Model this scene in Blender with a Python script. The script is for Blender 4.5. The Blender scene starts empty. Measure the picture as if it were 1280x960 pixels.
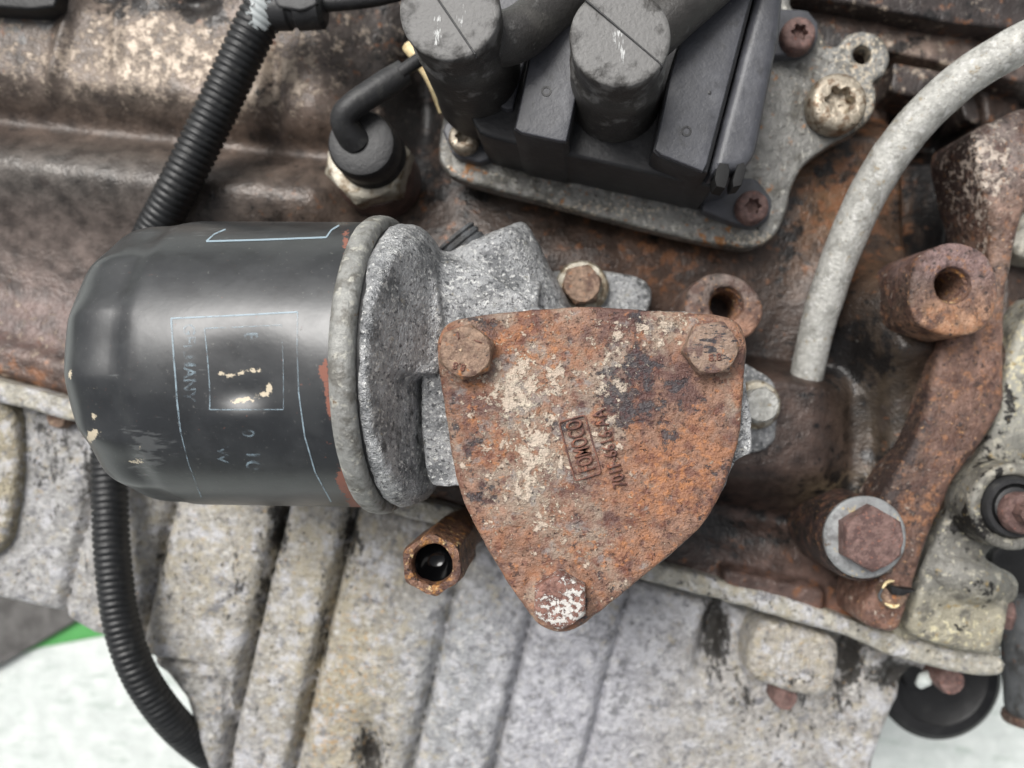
import bpy, math, random
import numpy as np
from mathutils import Vector, Matrix
from mathutils.geometry import delaunay_2d_cdt

# ------------------------------------------------------------------ units
# Shapes are drawn in "u" (0.2 mm).  z = 0 is the face of the pump cover.
S = 0.0002
D = 967.0                 # lens height above the cover face, in u
CX, CY = 720.0, 495.0     # where the lens axis meets the picture

# ------------------------------------------------------------------ camera
scene = bpy.context.scene
col = scene.collection
cam = bpy.data.cameras.new('Camera')
camo = bpy.data.objects.new('Camera', cam); col.objects.link(camo)
cam.sensor_fit = 'HORIZONTAL'; cam.sensor_width = 36
cam.lens = 36 * D / 1280.0
cam.shift_x = (640 - CX) / 1280.0
cam.shift_y = (CY - 480) / 1280.0
cam.clip_start = 0.005; cam.clip_end = 50
camo.location = (0, 0, D * S)
cam.dof.use_dof = True
cam.dof.focus_distance = (D - 15) * S
cam.dof.aperture_fstop = 9.0
scene.camera = camo

# ------------------------------------------------------------------ sky and sun (overcast)
SUN_DIR = Vector((-0.30, 0.42, 0.86)).normalized()   # towards the bright part of the cloud
world = bpy.data.worlds.new('World'); scene.world = world
world.use_nodes = True
wn = world.node_tree.nodes; wl = world.node_tree.links
wn.clear()
sky = wn.new('ShaderNodeTexSky'); sky.sky_type = 'NISHITA'; sky.sun_disc = False
sky.sun_elevation = math.asin(SUN_DIR.z); sky.sun_rotation = math.atan2(SUN_DIR.x, SUN_DIR.y)
sky.air_density = 1.0; sky.dust_density = 6.0; sky.ozone_density = 1.0
hs = wn.new('ShaderNodeHueSaturation'); hs.inputs['Saturation'].default_value = 0.22
bg = wn.new('ShaderNodeBackground'); bg.inputs['Strength'].default_value = 0.075
wo = wn.new('ShaderNodeOutputWorld')
wl.new(sky.outputs[0], hs.inputs['Color']); wl.new(hs.outputs[0], bg.inputs['Color']); wl.new(bg.outputs[0], wo.inputs['Surface'])
sun = bpy.data.lights.new('Sun', 'SUN'); suno = bpy.data.objects.new('Sun', sun); col.objects.link(suno)
sun.energy = 1.5; sun.angle = math.radians(30); sun.color = (1.0, 0.98, 0.95)
suno.rotation_euler = SUN_DIR.to_track_quat('Z', 'Y').to_euler()
suno.location = (0, 0.5, 0.8)

vs = scene.view_settings
vs.view_transform = 'Standard'; vs.look = 'None'; vs.gamma = 1; vs.use_curve_mapping = False
vs.exposure = 0.72

# ------------------------------------------------------------------ helpers: space
def P(px, py, z):
    f = (D - z) / D
    return np.array([(px - CX) * f, (CY - py) * f, z], float)
def proj(V):
    f = D / (D - V[:, 2])
    return CX + V[:, 0] * f, CY - V[:, 1] * f
def pxs(pts, z):
    return np.array([P(x, y, z)[:2] for x, y in pts])
def sc(z): return (D - z) / D

def _h(ix, iy, iz, seed):
    n = (ix * 374761393 + iy * 668265263 + iz * 2147483647 + seed * 1274126177) & 0xffffffff
    n = ((n ^ (n >> 13)) * 1274126177) & 0xffffffff
    return ((n ^ (n >> 16)) & 0xffff) / 65535.0
def vnoise(V, size, seed=0, octv=3):
    out = np.zeros(len(V)); amp = 1.0; tot = 0
    for o in range(octv):
        q = V / size * (2 ** o) + 100.37 * (o + 1)
        i = np.floor(q).astype(np.int64); f = q - i; f = f * f * (3 - 2 * f)
        r = 0
        for dx in (0, 1):
            for dy in (0, 1):
                for dz in (0, 1):
                    w = (f[:, 0] if dx else 1 - f[:, 0]) * (f[:, 1] if dy else 1 - f[:, 1]) * (f[:, 2] if dz else 1 - f[:, 2])
                    r = r + w * _h(i[:, 0] + dx, i[:, 1] + dy, i[:, 2] + dz, seed + o)
        out += amp * r; tot += amp; amp *= 0.5
    return out / tot * 2 - 1        # about -1..1
def sstep(a, b, x):
    t = np.clip((x - a) / (b - a), 0, 1); return t * t * (3 - 2 * t)

# ------------------------------------------------------------------ helpers: objects
ORG = {}
def mesh_from(name, V, F, org, mat, smooth=35, W=None, C=None):
    me = bpy.data.meshes.new(name)
    V = np.asarray(V, float)
    me.from_pydata([tuple(v) for v in (V - org) * S], [], [tuple(int(i) for i in f) for f in F])
    me.update()
    me.polygons.foreach_set('use_smooth', [True] * len(me.polygons))
    if smooth is not None: me.set_sharp_from_angle(angle=math.radians(smooth))
    for nm, A in (('W', W), ('Col', C)):
        if A is not None:
            at = me.attributes.new(nm, 'FLOAT_COLOR', 'POINT')
            buf = np.ones((len(V), 4), np.float32); buf[:, :3] = A
            at.data.foreach_set('color', buf.ravel())
    if mat: me.materials.append(mat)
    return me
def obj(name, VF, mat, parent=None, smooth=35, W=None, C=None, label=None, cat=None, group=None, kind=None):
    V, F = VF; V = np.asarray(V, float)
    if parent is None:
        org = np.array([V[:, 0].mean(), V[:, 1].mean(), V[:, 2].min()])
    else: org = ORG[parent.name]
    if callable(W): W = W(*proj(V))
    if callable(C): C = C(*proj(V))
    o = bpy.data.objects.new(name, mesh_from(name, V, F, org, mat, smooth, W, C))
    col.objects.link(o)
    if parent is None: o.location = Vector(org * S)
    else: o.parent = parent
    ORG[o.name] = org
    if label: o['label'] = label
    if cat: o['category'] = cat
    if group: o['group'] = group
    if kind: o['kind'] = kind
    return o
def thing(name, label, cat, org, group=None):
    o = bpy.data.objects.new(name, None); col.objects.link(o)
    o.empty_display_size = 0.005
    o.location = Vector(np.asarray(org) * S); ORG[o.name] = np.asarray(org, float)
    o['label'] = label; o['category'] = cat
    if group: o['group'] = group
    return o
def cat_(*vfs):
    Vs = []; Fs = []; n = 0
    for V, F in vfs:
        Vs.append(np.asarray(V, float)); Fs += [tuple(i + n for i in f) for f in F]; n += len(V)
    return np.vstack(Vs), Fs
def rough(VF, amp, size, seed=0, octv=3):
    V, F = VF; V = np.asarray(V, float).copy()
    for k in range(3):
        V[:, k] += amp * vnoise(V, size, seed + 17 * k, octv)
    return V, F
def remesh(VF, vox, smooth=6):
    me = bpy.data.meshes.new('tmp'); me.from_pydata([tuple(v) for v in VF[0]], [], [tuple(int(i) for i in f) for f in VF[1]]); me.update()
    o = bpy.data.objects.new('tmp', me); col.objects.link(o)
    m = o.modifiers.new('r', 'REMESH'); m.mode = 'VOXEL'; m.voxel_size = vox
    s = o.modifiers.new('s', 'SMOOTH'); s.factor = 0.5; s.iterations = smooth
    dg = bpy.context.evaluated_depsgraph_get()
    e = o.evaluated_get(dg).to_mesh()
    V = np.empty(len(e.vertices) * 3); e.vertices.foreach_get('co', V)
    F = [tuple(p.vertices) for p in e.polygons]
    bpy.data.objects.remove(o); bpy.data.meshes.remove(me)
    return V.reshape(-1, 3), F

# ------------------------------------------------------------------ helpers: shapes
def spline(pts, closed=True, n=12):
    p = np.asarray(pts, float); N = len(p); out = []
    rng = range(N if closed else N - 1)
    for i in rng:
        if closed: a, b, c, d = p[i - 1], p[i], p[(i + 1) % N], p[(i + 2) % N]
        else: a, b, c, d = p[max(i - 1, 0)], p[i], p[i + 1], p[min(i + 2, N - 1)]
        for k in range(n):
            t = k / n
            out.append(0.5 * (2 * b + (c - a) * t + (2 * a - 5 * b + 4 * c - d) * t * t + (3 * b - a - 3 * c + d) * t ** 3))
    if not closed: out.append(p[-1])
    return np.array(out)
def resample(p, step, closed=True):
    q = np.vstack([p, p[:1]]) if closed else p
    L = np.r_[0, np.cumsum(np.linalg.norm(np.diff(q, axis=0), axis=1))]
    n = max(3, int(round(L[-1] / step)))
    t = np.linspace(0, L[-1], n + 1)
    if closed: t = t[:-1]
    return np.stack([np.interp(t, L, q[:, k]) for k in range(q.shape[1])], 1)
def rounded(pts, r, n=6):
    p = np.asarray(pts, float); out = []
    for i in range(len(p)):
        a, b, c = p[i - 1], p[i], p[(i + 1) % len(p)]
        u = (a - b); lu = np.linalg.norm(u); v = (c - b); lv = np.linalg.norm(v)
        d = min(r, lu * 0.45, lv * 0.45)
        A = b + u / lu * d; B = b + v / lv * d
        for k in range(n + 1):
            t = k / n; out.append((1 - t) ** 2 * A + 2 * t * (1 - t) * b + t * t * B)
    return np.array(out)
def area2(p): return 0.5 * np.sum(p[:, 0] * np.roll(p[:, 1], -1) - np.roll(p[:, 0], -1) * p[:, 1])
def inset(p, d):
    t = np.roll(p, -1, 0) - np.roll(p, 1, 0); t /= np.maximum(np.linalg.norm(t, axis=1, keepdims=True), 1e-9)
    return p + d * np.stack([-t[:, 1], t[:, 0]], 1)      # ccw: left is inside
def circ(cx, cy, r, n=40, ph=0):
    a = np.linspace(0, 2 * math.pi, n, endpoint=False) + ph
    return np.stack([cx + r * np.cos(a), cy + r * np.sin(a)], 1)
def plate(outline, zt, zb, bevel=5, step=8, holes=(), draft=0.0, zfun=None, bot=False, jit=0.25, hbev=3):
    """solid plate: dense top, rounded edge, wall; holes = (cx, cy, r) in u"""
    o = resample(np.asarray(outline, float), step)
    if area2(o) < 0: o = o[::-1]
    rings = [(inset(o, -draft), zb)]
    nb = 4
    for k in range(nb + 1):
        a = k / nb * math.pi / 2
        rings.append((inset(o, bevel * (1 - math.cos(a))), zt - bevel * (1 - math.sin(a))))
    inner = rings[-1][0]; N = len(o)
    pts = [tuple(v) for v in inner]; edges = [(i, (i + 1) % N) for i in range(N)]
    hl = []
    for (cx, cy, r) in holes:
        c = circ(cx, cy, r + hbev, max(16, int(r * 6.28 / step)))
        b = len(pts); n = len(c); pts += [tuple(v) for v in c]; edges += [(b + i, b + (i + 1) % n) for i in range(n)]
        hl.append((b, n, cx, cy, r))
    lo = inner.min(0); hi = inner.max(0); rs = np.random.RandomState(3)
    gx, gy = np.meshgrid(np.arange(lo[0] + step / 2, hi[0], step), np.arange(lo[1] + step / 2, hi[1], step))
    g = np.stack([gx.ravel(), gy.ravel()], 1); g += (rs.rand(*g.shape) - 0.5) * step * jit
    x1, y1 = inner[:, 0], inner[:, 1]; x2, y2 = np.roll(x1, -1), np.roll(y1, -1)
    ins = np.zeros(len(g), bool)
    for i in range(N):
        c = (y1[i] > g[:, 1]) != (y2[i] > g[:, 1])
        if c.any(): ins ^= c & (g[:, 0] < (x2[i] - x1[i]) * (g[:, 1] - y1[i]) / (y2[i] - y1[i] + 1e-12) + x1[i])
    for i in range(N):      # keep clear of the rim
        ins &= ((g[:, 0] - x1[i]) ** 2 + (g[:, 1] - y1[i]) ** 2) > (0.55 * step) ** 2
    for (cx, cy, r) in holes: ins &= np.hypot(g[:, 0] - cx, g[:, 1] - cy) > r + hbev + 0.5 * step
    pts += [tuple(v) for v in g[ins]]
    r = delaunay_2d_cdt([Vector(p) for p in pts], edges, [], 4, 1e-4)
    ov, of, orig = r[0], r[2], r[3]
    V = []; F = []
    top = np.array([(v.x, v.y, zt) for v in ov])
    back = {}
    for j, l in enumerate(orig):
        for i in l: back[i] = j
    for f in of:
        m_ = top[list(f)].mean(0)
        if not any(math.hypot(m_[0] - h_[0], m_[1] - h_[1]) < h_[2] + hbev * 0.8 for h_ in holes): F.append(tuple(f))
    V = [top]; n = len(top)
    # make faces point up
    fa = F[0]; a, b, c = top[fa[0]], top[fa[1]], top[fa[2]]
    if np.cross(b - a, c - a)[2] < 0: F = [f[::-1] for f in F]
    prev = [back[i] for i in range(N)]
    for (pp, z) in rings[-2::-1]:
        V.append(np.c_[pp, np.full(N, z)]); cur = list(range(n, n + N)); n += N
        F += [(prev[i], cur[i], cur[(i + 1) % N], prev[(i + 1) % N]) for i in range(N)]
        prev = cur
    if bot: F.append(tuple(prev[::-1]))
    for (b, m, cx, cy, rr) in hl:
        prev = [back[b + i] for i in range(m)]
        for (r_, z_) in ((rr + hbev * 0.3, zt - hbev * 0.4), (rr, zt - hbev), (rr, zb)):
            c = circ(cx, cy, r_, m); V.append(np.c_[c, np.full(m, z_)]); cur = list(range(n, n + m)); n += m
            F += [(prev[(i + 1) % m], cur[(i + 1) % m], cur[i], prev[i]) for i in range(m)]; prev = cur
    V = np.vstack(V)
    if zfun is not None:
        t = np.clip((V[:, 2] - zb) / (zt - zb), 0, 1)
        V[:, 2] += zfun(V) * (t > 0.2)
    return V, F
def frame(axis):
    a = np.array(axis, float); a /= np.linalg.norm(a)
    h = np.array([0, 1.0, 0]) if abs(a[1]) < 0.9 else np.array([1.0, 0, 0])
    u = np.cross(h, a); u /= np.linalg.norm(u); v = np.cross(a, u)
    return u, v, a
def lathe(prof, c, axis=(0, 0, 1), n=64, rfun=None, cap0=True, cap1=True):
    """prof = [(r, h)] along axis from c"""
    u, v, a = frame(axis); c = np.asarray(c, float)
    th = np.linspace(0, 2 * math.pi, n, endpoint=False); V = []; F = []
    for k, (r, h) in enumerate(prof):
        rr = np.full(n, float(r))
        if rfun is not None: rr = rfun(rr, h, th)
        V.append(c + a * h + np.outer(rr * np.cos(th), u) + np.outer(rr * np.sin(th), v))
    m = len(prof); V = np.vstack(V)
    for k in range(m - 1):
        for i in range(n):
            j = (i + 1) % n; F.append((k * n + i, k * n + j, (k + 1) * n + j, (k + 1) * n + i))
    if cap0: F.append(tuple(range(n))[::-1])
    if cap1: F.append(tuple(range((m - 1) * n, m * n)))
    return V, F
def tube(path, rad, n=24, step=8, ridge=None, caps=True, sm=True):
    p = spline(path, False, 16) if sm else np.asarray(path, float)
    q = resample(p, step, False); L = np.linspace(0, 1, len(q))
    R = np.interp(L, np.linspace(0, 1, len(np.atleast_1d(rad))), np.atleast_1d(rad)) if np.ndim(rad) else np.full(len(q), float(rad))
    if ridge:
        pitch, depth = ridge; s = np.arange(len(q)) * np.linalg.norm(q[1] - q[0])
        ph = (s / pitch) % 1.0
        R = R - depth * (1 - sstep(0.0, 0.22, np.abs(ph - 0.5)))
    T = np.gradient(q, axis=0); T /= np.linalg.norm(T, axis=1, keepdims=True)
    u = np.cross(T[0], [0.3, 0.2, 1.0]); u /= np.linalg.norm(u)
    V = []; F = []; th = np.linspace(0, 2 * math.pi, n, endpoint=False)
    for k in range(len(q)):
        u = u - T[k] * u.dot(T[k]); u /= np.linalg.norm(u); v = np.cross(T[k], u)
        V.append(q[k] + R[k] * (np.outer(np.cos(th), u) + np.outer(np.sin(th), v)))
    m = len(q)
    for k in range(m - 1):
        for i in range(n):
            j = (i + 1) % n; F.append((k * n + i, k * n + j, (k + 1) * n + j, (k + 1) * n + i))
    if caps: F.append(tuple(range(n))[::-1]); F.append(tuple(range((m - 1) * n, m * n)))
    return np.vstack(V), F
def polar(c, zr, n=72):
    """dense disc solid: zr = list of (r(theta) array or value, z or z(theta))"""
    th = np.linspace(0, 2 * math.pi, n, endpoint=False); V = []; F = []
    for r, z in zr:
        r = r(th) if callable(r) else np.full(n, float(r)); z = z(th) if callable(z) else np.full(n, float(z))
        V.append(np.stack([c[0] + r * np.cos(th), c[1] + r * np.sin(th), z], 1))
    m = len(zr)
    for k in range(m - 1):
        for i in range(n):
            j = (i + 1) % n; F.append((k * n + i, k * n + j, (k + 1) * n + j, (k + 1) * n + i))
    F.append(tuple(range((m - 1) * n, m * n)))
    return np.vstack(V), F
def hexr(th, af, ph=0):
    a = (th - ph) % (math.pi / 3) - math.pi / 6
    r = af / 2 / np.cos(a)
    return r
def hexhead(c, zb, zt, af, ph=0, dish=0.0):
    """hex bolt head, af = across flats"""
    hh = zt - zb; rc = af / 2 * 1.0; R = af / math.sqrt(3)
    hx = lambda th: hexr(th, af, ph)
    top = lambda th: np.minimum(hexr(th, af, ph), rc * 0.985)
    def zc(th): return zt - 0.16 * hh - np.maximum(hexr(th, af, ph) - rc, 0) * 0.5
    rings = [(hx, zb), (hx, zb + 0.3 * hh), (hx, zc), (lambda th: 0.5 * hx(th) + 0.5 * top(th), lambda th: zc(th) * 0.45 + 0.55 * (zt - 0.04 * hh)), (top, zt - 0.03 * hh), (lambda th: top(th) * 0.96, zt)]
    for k in (0.8, 0.6, 0.4, 0.2, 0.06): rings.append((lambda th, k=k: top(th) * k, zt - dish * (1 - k)))
    return polar(c, rings, 96)
def torxhead(c, zb, zt, r, rt, depth=14, dome=0.25):
    hh = zt - zb
    st = lambda th: rt * (1 + 0.17 * np.cos(6 * th + 0.4))
    rings = [(r * 0.98, zb), (r, zb + 0.3 * hh), (r * 0.99, zt - 0.35 * hh), (r * 0.94, zt - 0.16 * hh), (r * 0.85, zt - 0.05 * hh), (r * 0.72, zt), (r * 0.6, zt),
             (lambda th: st(th) * 1.06, zt), (lambda th: st(th), zt - 2), (lambda th: st(th) * 0.97, zt - depth), (lambda th: st(th) * 0.5, zt - depth - 1), (1.0, zt - depth - 2)]
    return polar(c, rings, 72)
def box(c0, c1, bev=3, rotz=0):
    (x0, y0, z0), (x1, y1, z1) = c0, c1
    return plate(rounded([(x0, y0), (x1, y0), (x1, y1), (x0, y1)], bev * 1.5, 4), z1, z0, bev, max(6, min(x1 - x0, y1 - y0) / 6), bot=True)
def text_mesh(s, size):
    cu = bpy.data.curves.new('t', 'FONT'); cu.body = s; cu.size = size; cu.resolution_u = 3; cu.offset = size * 0.014
    o = bpy.data.objects.new('t', cu); col.objects.link(o)
    dg = bpy.context.evaluated_depsgraph_get(); e = o.evaluated_get(dg).to_mesh()
    V = np.array([v.co[:] for v in e.vertices]); F = [tuple(p.vertices) for p in e.polygons]
    bpy.data.objects.remove(o); bpy.data.curves.remove(cu)
    return V, F

# ------------------------------------------------------------------ helpers: colour
def c_(r, g, b):
    f = lambda v: (v / 255 / 12.92) if v <= 10 else ((v / 255 + 0.055) / 1.055) ** 2.4
    return (f(r), f(g), f(b))
def spots_w(sp, base=0.5):
    """sp = [(x, y, rx, ry, channel, value)] -> painter of three layer weights"""
    def f(px, py):
        A = np.full((len(px), 3), base)
        for (x, y, rx, ry, ch, v) in sp:
            A[:, ch] += v * np.exp(-((px - x) / rx) ** 2 - ((py - y) / ry) ** 2)
        return A
    return f
def spots_c(default, sp, k=0.25):
    def f(px, py):
        A = np.zeros((len(px), 3)); W = np.full(len(px), k); A += np.array(c_(*default)) * k
        for (x, y, rx, ry, c) in sp:
            w = np.exp(-((px - x) / rx) ** 2 - ((py - y) / ry) ** 2) * 2
            A += np.outer(w, c_(*c)); W += w
        return A / W[:, None]
    return f

def grunge(name, base, layers=(), ro=0.6, metal=0.0, bump=1.0, bsize=6, fine=0.0, spec=0.5, coat=0.0, var=0.12, varsize=30, sat=1.0, rovar=0.0):
    """base = (r,g,b) 0-255 or 'Col'.  layers: dict(c, s, lo, hi, ch, g, ro, metal, h, det, st)"""
    m = bpy.data.materials.new(name); m.use_nodes = True
    nt = m.node_tree; N = nt.nodes; L = nt.links; N.clear()
    out = N.new('ShaderNodeOutputMaterial'); bs = N.new('ShaderNodeBsdfPrincipled'); L.new(bs.outputs[0], out.inputs[0])
    tc = N.new('ShaderNodeTexCoord'); mp = N.new('ShaderNodeMapping')
    mp.inputs['Scale'].default_value = (1 / S,) * 3
    rs = random.Random(name); mp.inputs['Location'].default_value = (rs.uniform(0, 900), rs.uniform(0, 900), rs.uniform(0, 900))
    L.new(tc.outputs['Object'], mp.inputs[0])
    sepw = None
    def W(ch):
        nonlocal sepw
        if sepw is None:
            at = N.new('ShaderNodeAttribute'); at.attribute_name = 'W'; sepw = N.new('ShaderNodeSeparateColor'); L.new(at.outputs['Color'], sepw.inputs[0])
        return sepw.outputs[ch]
    def noise(size, det=6, st=None, off=0, rgh=0.6, dist=0.0):
        n = N.new('ShaderNodeTexNoise'); n.inputs['Scale'].default_value = 1 / size; n.inputs['Detail'].default_value = det
        n.inputs['Roughness'].default_value = rgh; n.inputs['Distortion'].default_value = dist
        mm = N.new('ShaderNodeMapping'); mm.inputs['Location'].default_value = (off * 37.1, off * 91.7, off * 13.3)
        if st:
            mm.inputs['Scale'].default_value = st[:3]
            if len(st) > 3: mm.inputs['Rotation'].default_value = (0, 0, math.radians(st[3]))
        L.new(mp.outputs[0], mm.inputs[0]); L.new(mm.outputs[0], n.inputs['Vector']); return n.outputs['Fac']
    def mth(op, a, b):
        x = N.new('ShaderNodeMath'); x.operation = op
        for i, v in enumerate((a, b)):
            if isinstance(v, (int, float)): x.inputs[i].default_value = v
            else: L.new(v, x.inputs[i])
        return x.outputs[0]
    def mix(f, a, b):
        x = N.new('ShaderNodeMix'); x.data_type = 'RGBA'
        for i, v in ((0, f), (6, a), (7, b)):
            if isinstance(v, (int, float)): x.inputs[i].default_value = v
            elif isinstance(v, tuple): x.inputs[i].default_value = (*v, 1)
            else: L.new(v, x.inputs[i])
        return x.outputs[2]
    def mixf(f, a, b):
        x = N.new('ShaderNodeMix'); x.data_type = 'FLOAT'
        for i, v in ((0, f), (2, a), (3, b)):
            if isinstance(v, (int, float)): x.inputs[i].default_value = v
            else: L.new(v, x.inputs[i])
        return x.outputs[0]
    if base == 'Col':
        at = N.new('ShaderNodeAttribute'); at.attribute_name = 'Col'; colr = at.outputs['Color']
    else: colr = c_(*base)
    # tonal variation
    v = noise(varsize, 4, off=3.3)
    mr = N.new('ShaderNodeMapRange'); mr.inputs['From Min'].default_value = 0.3; mr.inputs['From Max'].default_value = 0.7
    mr.inputs['To Min'].default_value = 1 - var * 2; mr.inputs['To Max'].default_value = 1 + var * 2; L.new(v, mr.inputs[0])
    hv = N.new('ShaderNodeHueSaturation'); hv.inputs['Saturation'].default_value = sat; L.new(mr.outputs[0], hv.inputs['Value'])
    if isinstance(colr, tuple): hv.inputs['Color'].default_value = (*colr, 1)
    else: L.new(colr, hv.inputs['Color'])
    colr = hv.outputs[0]
    rof = ro; mef = metal
    if rovar: rof = mth('ADD', ro - rovar, mth('MULTIPLY', noise(varsize * 0.8, 6, off=8.1), 2 * rovar))
    hgt = mth('MULTIPLY', noise(bsize, 3, off=5.2, rgh=0.65), bump * 2)
    if fine: hgt = mth('ADD', hgt, mth('MULTIPLY', noise(bsize * 0.3, 1, off=6.2), fine * 2))
    for i, l in enumerate(layers):
        f = noise(l.get('s', 20), l.get('det', 4.5 if l.get('s', 20) < 12 else 5.5), l.get('st'), off=i + 1.0 + rs.random(), rgh=l.get('rgh', 0.62), dist=l.get('dist', 0.0))
        if 'ch' in l: f = mth('ADD', f, mth('MULTIPLY', mth('SUBTRACT', W(l['ch']), 0.5), l.get('g', 0.5)))
        r = N.new('ShaderNodeMapRange'); r.interpolation_type = 'SMOOTHSTEP'
        r.inputs['From Min'].default_value = l.get('lo', 0.5); r.inputs['From Max'].default_value = l.get('hi', 0.6); L.new(f, r.inputs[0])
        mk = r.outputs[0]
        if 'a' in l: mk = mth('MULTIPLY', mk, l['a'])
        colr = mix(mk, colr, c_(*l['c']))
        if 'ro' in l: rof = mixf(mk, rof, l['ro'])
        if 'metal' in l: mef = mixf(mk, mef, l['metal'])
        if 'h' in l: hgt = mth('ADD', hgt, mth('MULTIPLY', mk, l['h']))
    bp = N.new('ShaderNodeBump'); bp.inputs['Strength'].default_value = 1.0; bp.inputs['Distance'].default_value = S
    L.new(hgt, bp.inputs['Height']); L.new(bp.outputs[0], bs.inputs['Normal'])
    L.new(colr, bs.inputs['Base Color'])
    for k, v in (('Roughness', rof), ('Metallic', mef)):
        if isinstance(v, (int, float)): bs.inputs[k].default_value = v
        else: L.new(v, bs.inputs[k])
    bs.inputs['Specular IOR Level'].default_value = spec
    if coat: bs.inputs['Coat Weight'].default_value = coat; bs.inputs['Coat Roughness'].default_value = 0.15
    return m

# ------------------------------------------------------------------ materials
M = {}
M['cover'] = grunge('pump_cover_rust', (138, 106, 88), [
    dict(c=(92, 66, 62), s=60, lo=0.46, hi=0.60, ch=1, g=0.5, a=0.85),
    dict(c=(156, 140, 124), s=50, lo=0.48, hi=0.64, ch=0, g=0.45, a=0.75),
    dict(c=(152, 106, 78), s=34, lo=0.49, hi=0.64, ch=2, g=0.5, h=0.8, a=0.85),
    dict(c=(110, 70, 57), s=16, lo=0.54, hi=0.66, ch=2, g=0.3, a=0.75),
    dict(c=(178, 120, 78), s=9, lo=0.58, hi=0.69, ch=2, g=0.4, a=0.7),
    dict(c=(138, 136, 134), s=22, lo=0.57, hi=0.67, ch=0, g=0.3, a=0.55),
    dict(c=(64, 61, 64), s=20, lo=0.60, hi=0.67, ch=1, g=0.6, ro=0.5, rgh=0.68, h=-0.8, a=0.9),
    dict(c=(84, 56, 54), s=11, lo=0.57, hi=0.67, ch=1, g=0.3, a=0.7, h=-0.6),
    dict(c=(204, 188, 170), s=19, lo=0.585, hi=0.65, ch=0, g=0.4, h=1.2, rgh=0.7, a=0.8),
    dict(c=(210, 198, 178), s=7, lo=0.625, hi=0.69, ch=0, g=0.35, h=0.7, a=0.75),
    dict(c=(56, 44, 42), s=6, lo=0.61, hi=0.69, a=0.7, h=-1.2),
], ro=0.58, bump=2.4, bsize=10, fine=0.7, var=0.18, varsize=16, spec=0.45)
M['rust_bolt'] = grunge('rusty_bolt_steel', (140, 116, 98), [
    dict(c=(106, 82, 70), s=18, lo=0.48, hi=0.62), dict(c=(170, 114, 72), s=12, lo=0.58, hi=0.7),
    dict(c=(196, 170, 140), s=9, lo=0.63, hi=0.7), dict(c=(58, 50, 50), s=7, lo=0.63, hi=0.68)], ro=0.6, bump=1.4, bsize=6, var=0.2, varsize=10, metal=0.15)
M['rust_bolt_white'] = grunge('rusty_bolt_with_white_paint', (134, 98, 86), [
    dict(c=(104, 72, 64), s=14, lo=0.5, hi=0.6), dict(c=(206, 202, 196), s=7, lo=0.53, hi=0.57, ch=0, g=0.4, h=0.6, ro=0.5, rgh=0.72),
    dict(c=(70, 60, 58), s=7, lo=0.62, hi=0.68)], ro=0.55, bump=1.2, bsize=5, var=0.2, varsize=10)
M['rust_bolt_dark'] = grunge('rusty_bolt_with_dark_smears', (138, 116, 100), [
    dict(c=(104, 80, 72), s=16, lo=0.48, hi=0.62), dict(c=(166, 112, 74), s=10, lo=0.6, hi=0.7),
    dict(c=(44, 44, 50), s=9, lo=0.57, hi=0.62, ch=1, g=0.5, st=(0.6, 1.8, 1, 20), rgh=0.75, a=0.9)], ro=0.55, bump=1.4, bsize=6, var=0.2, varsize=10)
M['torx_rust'] = grunge('brown_rusted_screw', (116, 92, 86), [dict(c=(92, 70, 66), s=14, lo=0.48, hi=0.6), dict(c=(146, 100, 86), s=6, lo=0.6, hi=0.68)], ro=0.65, bump=1.2, bsize=4, var=0.2, varsize=9)
M['torx_tan'] = grunge('dirty_zinc_screw', (164, 154, 138), [dict(c=(118, 98, 78), s=14, lo=0.5, hi=0.62), dict(c=(222, 208, 186), s=10, lo=0.56, hi=0.66), dict(c=(70, 58, 48), s=8, lo=0.6, hi=0.68)], ro=0.42, metal=0.45, bump=0.8, bsize=6, var=0.15)
M['alu'] = grunge('rough_cast_aluminium', (178, 179, 180), [
    dict(c=(112, 114, 116), s=42, lo=0.46, hi=0.64, a=0.85), dict(c=(200, 200, 198), s=26, lo=0.52, hi=0.68, a=0.6), dict(c=(236, 236, 233), s=6, lo=0.55, hi=0.63, a=0.85),
    dict(c=(74, 76, 78), s=5.5, lo=0.56, hi=0.64, a=0.8), dict(c=(188, 178, 150), s=14, lo=0.62, hi=0.74, a=0.6),
    dict(c=(58, 59, 60), s=30, lo=0.60, hi=0.74, ch=1, g=0.8, a=0.9)],
    ro=0.46, metal=0.35, bump=2.2, bsize=5.5, fine=1.2, var=0.14, varsize=7)
M['alu_edge'] = grunge('weathered_pressed_steel_ring', (148, 148, 144), [
    dict(c=(112, 110, 104), s=30, lo=0.48, hi=0.62), dict(c=(184, 182, 172), s=14, lo=0.55, hi=0.66), dict(c=(120, 96, 70), s=16, lo=0.62, hi=0.72)],
    ro=0.55, metal=0.2, bump=0.9, bsize=6, var=0.12, varsize=12)
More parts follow.
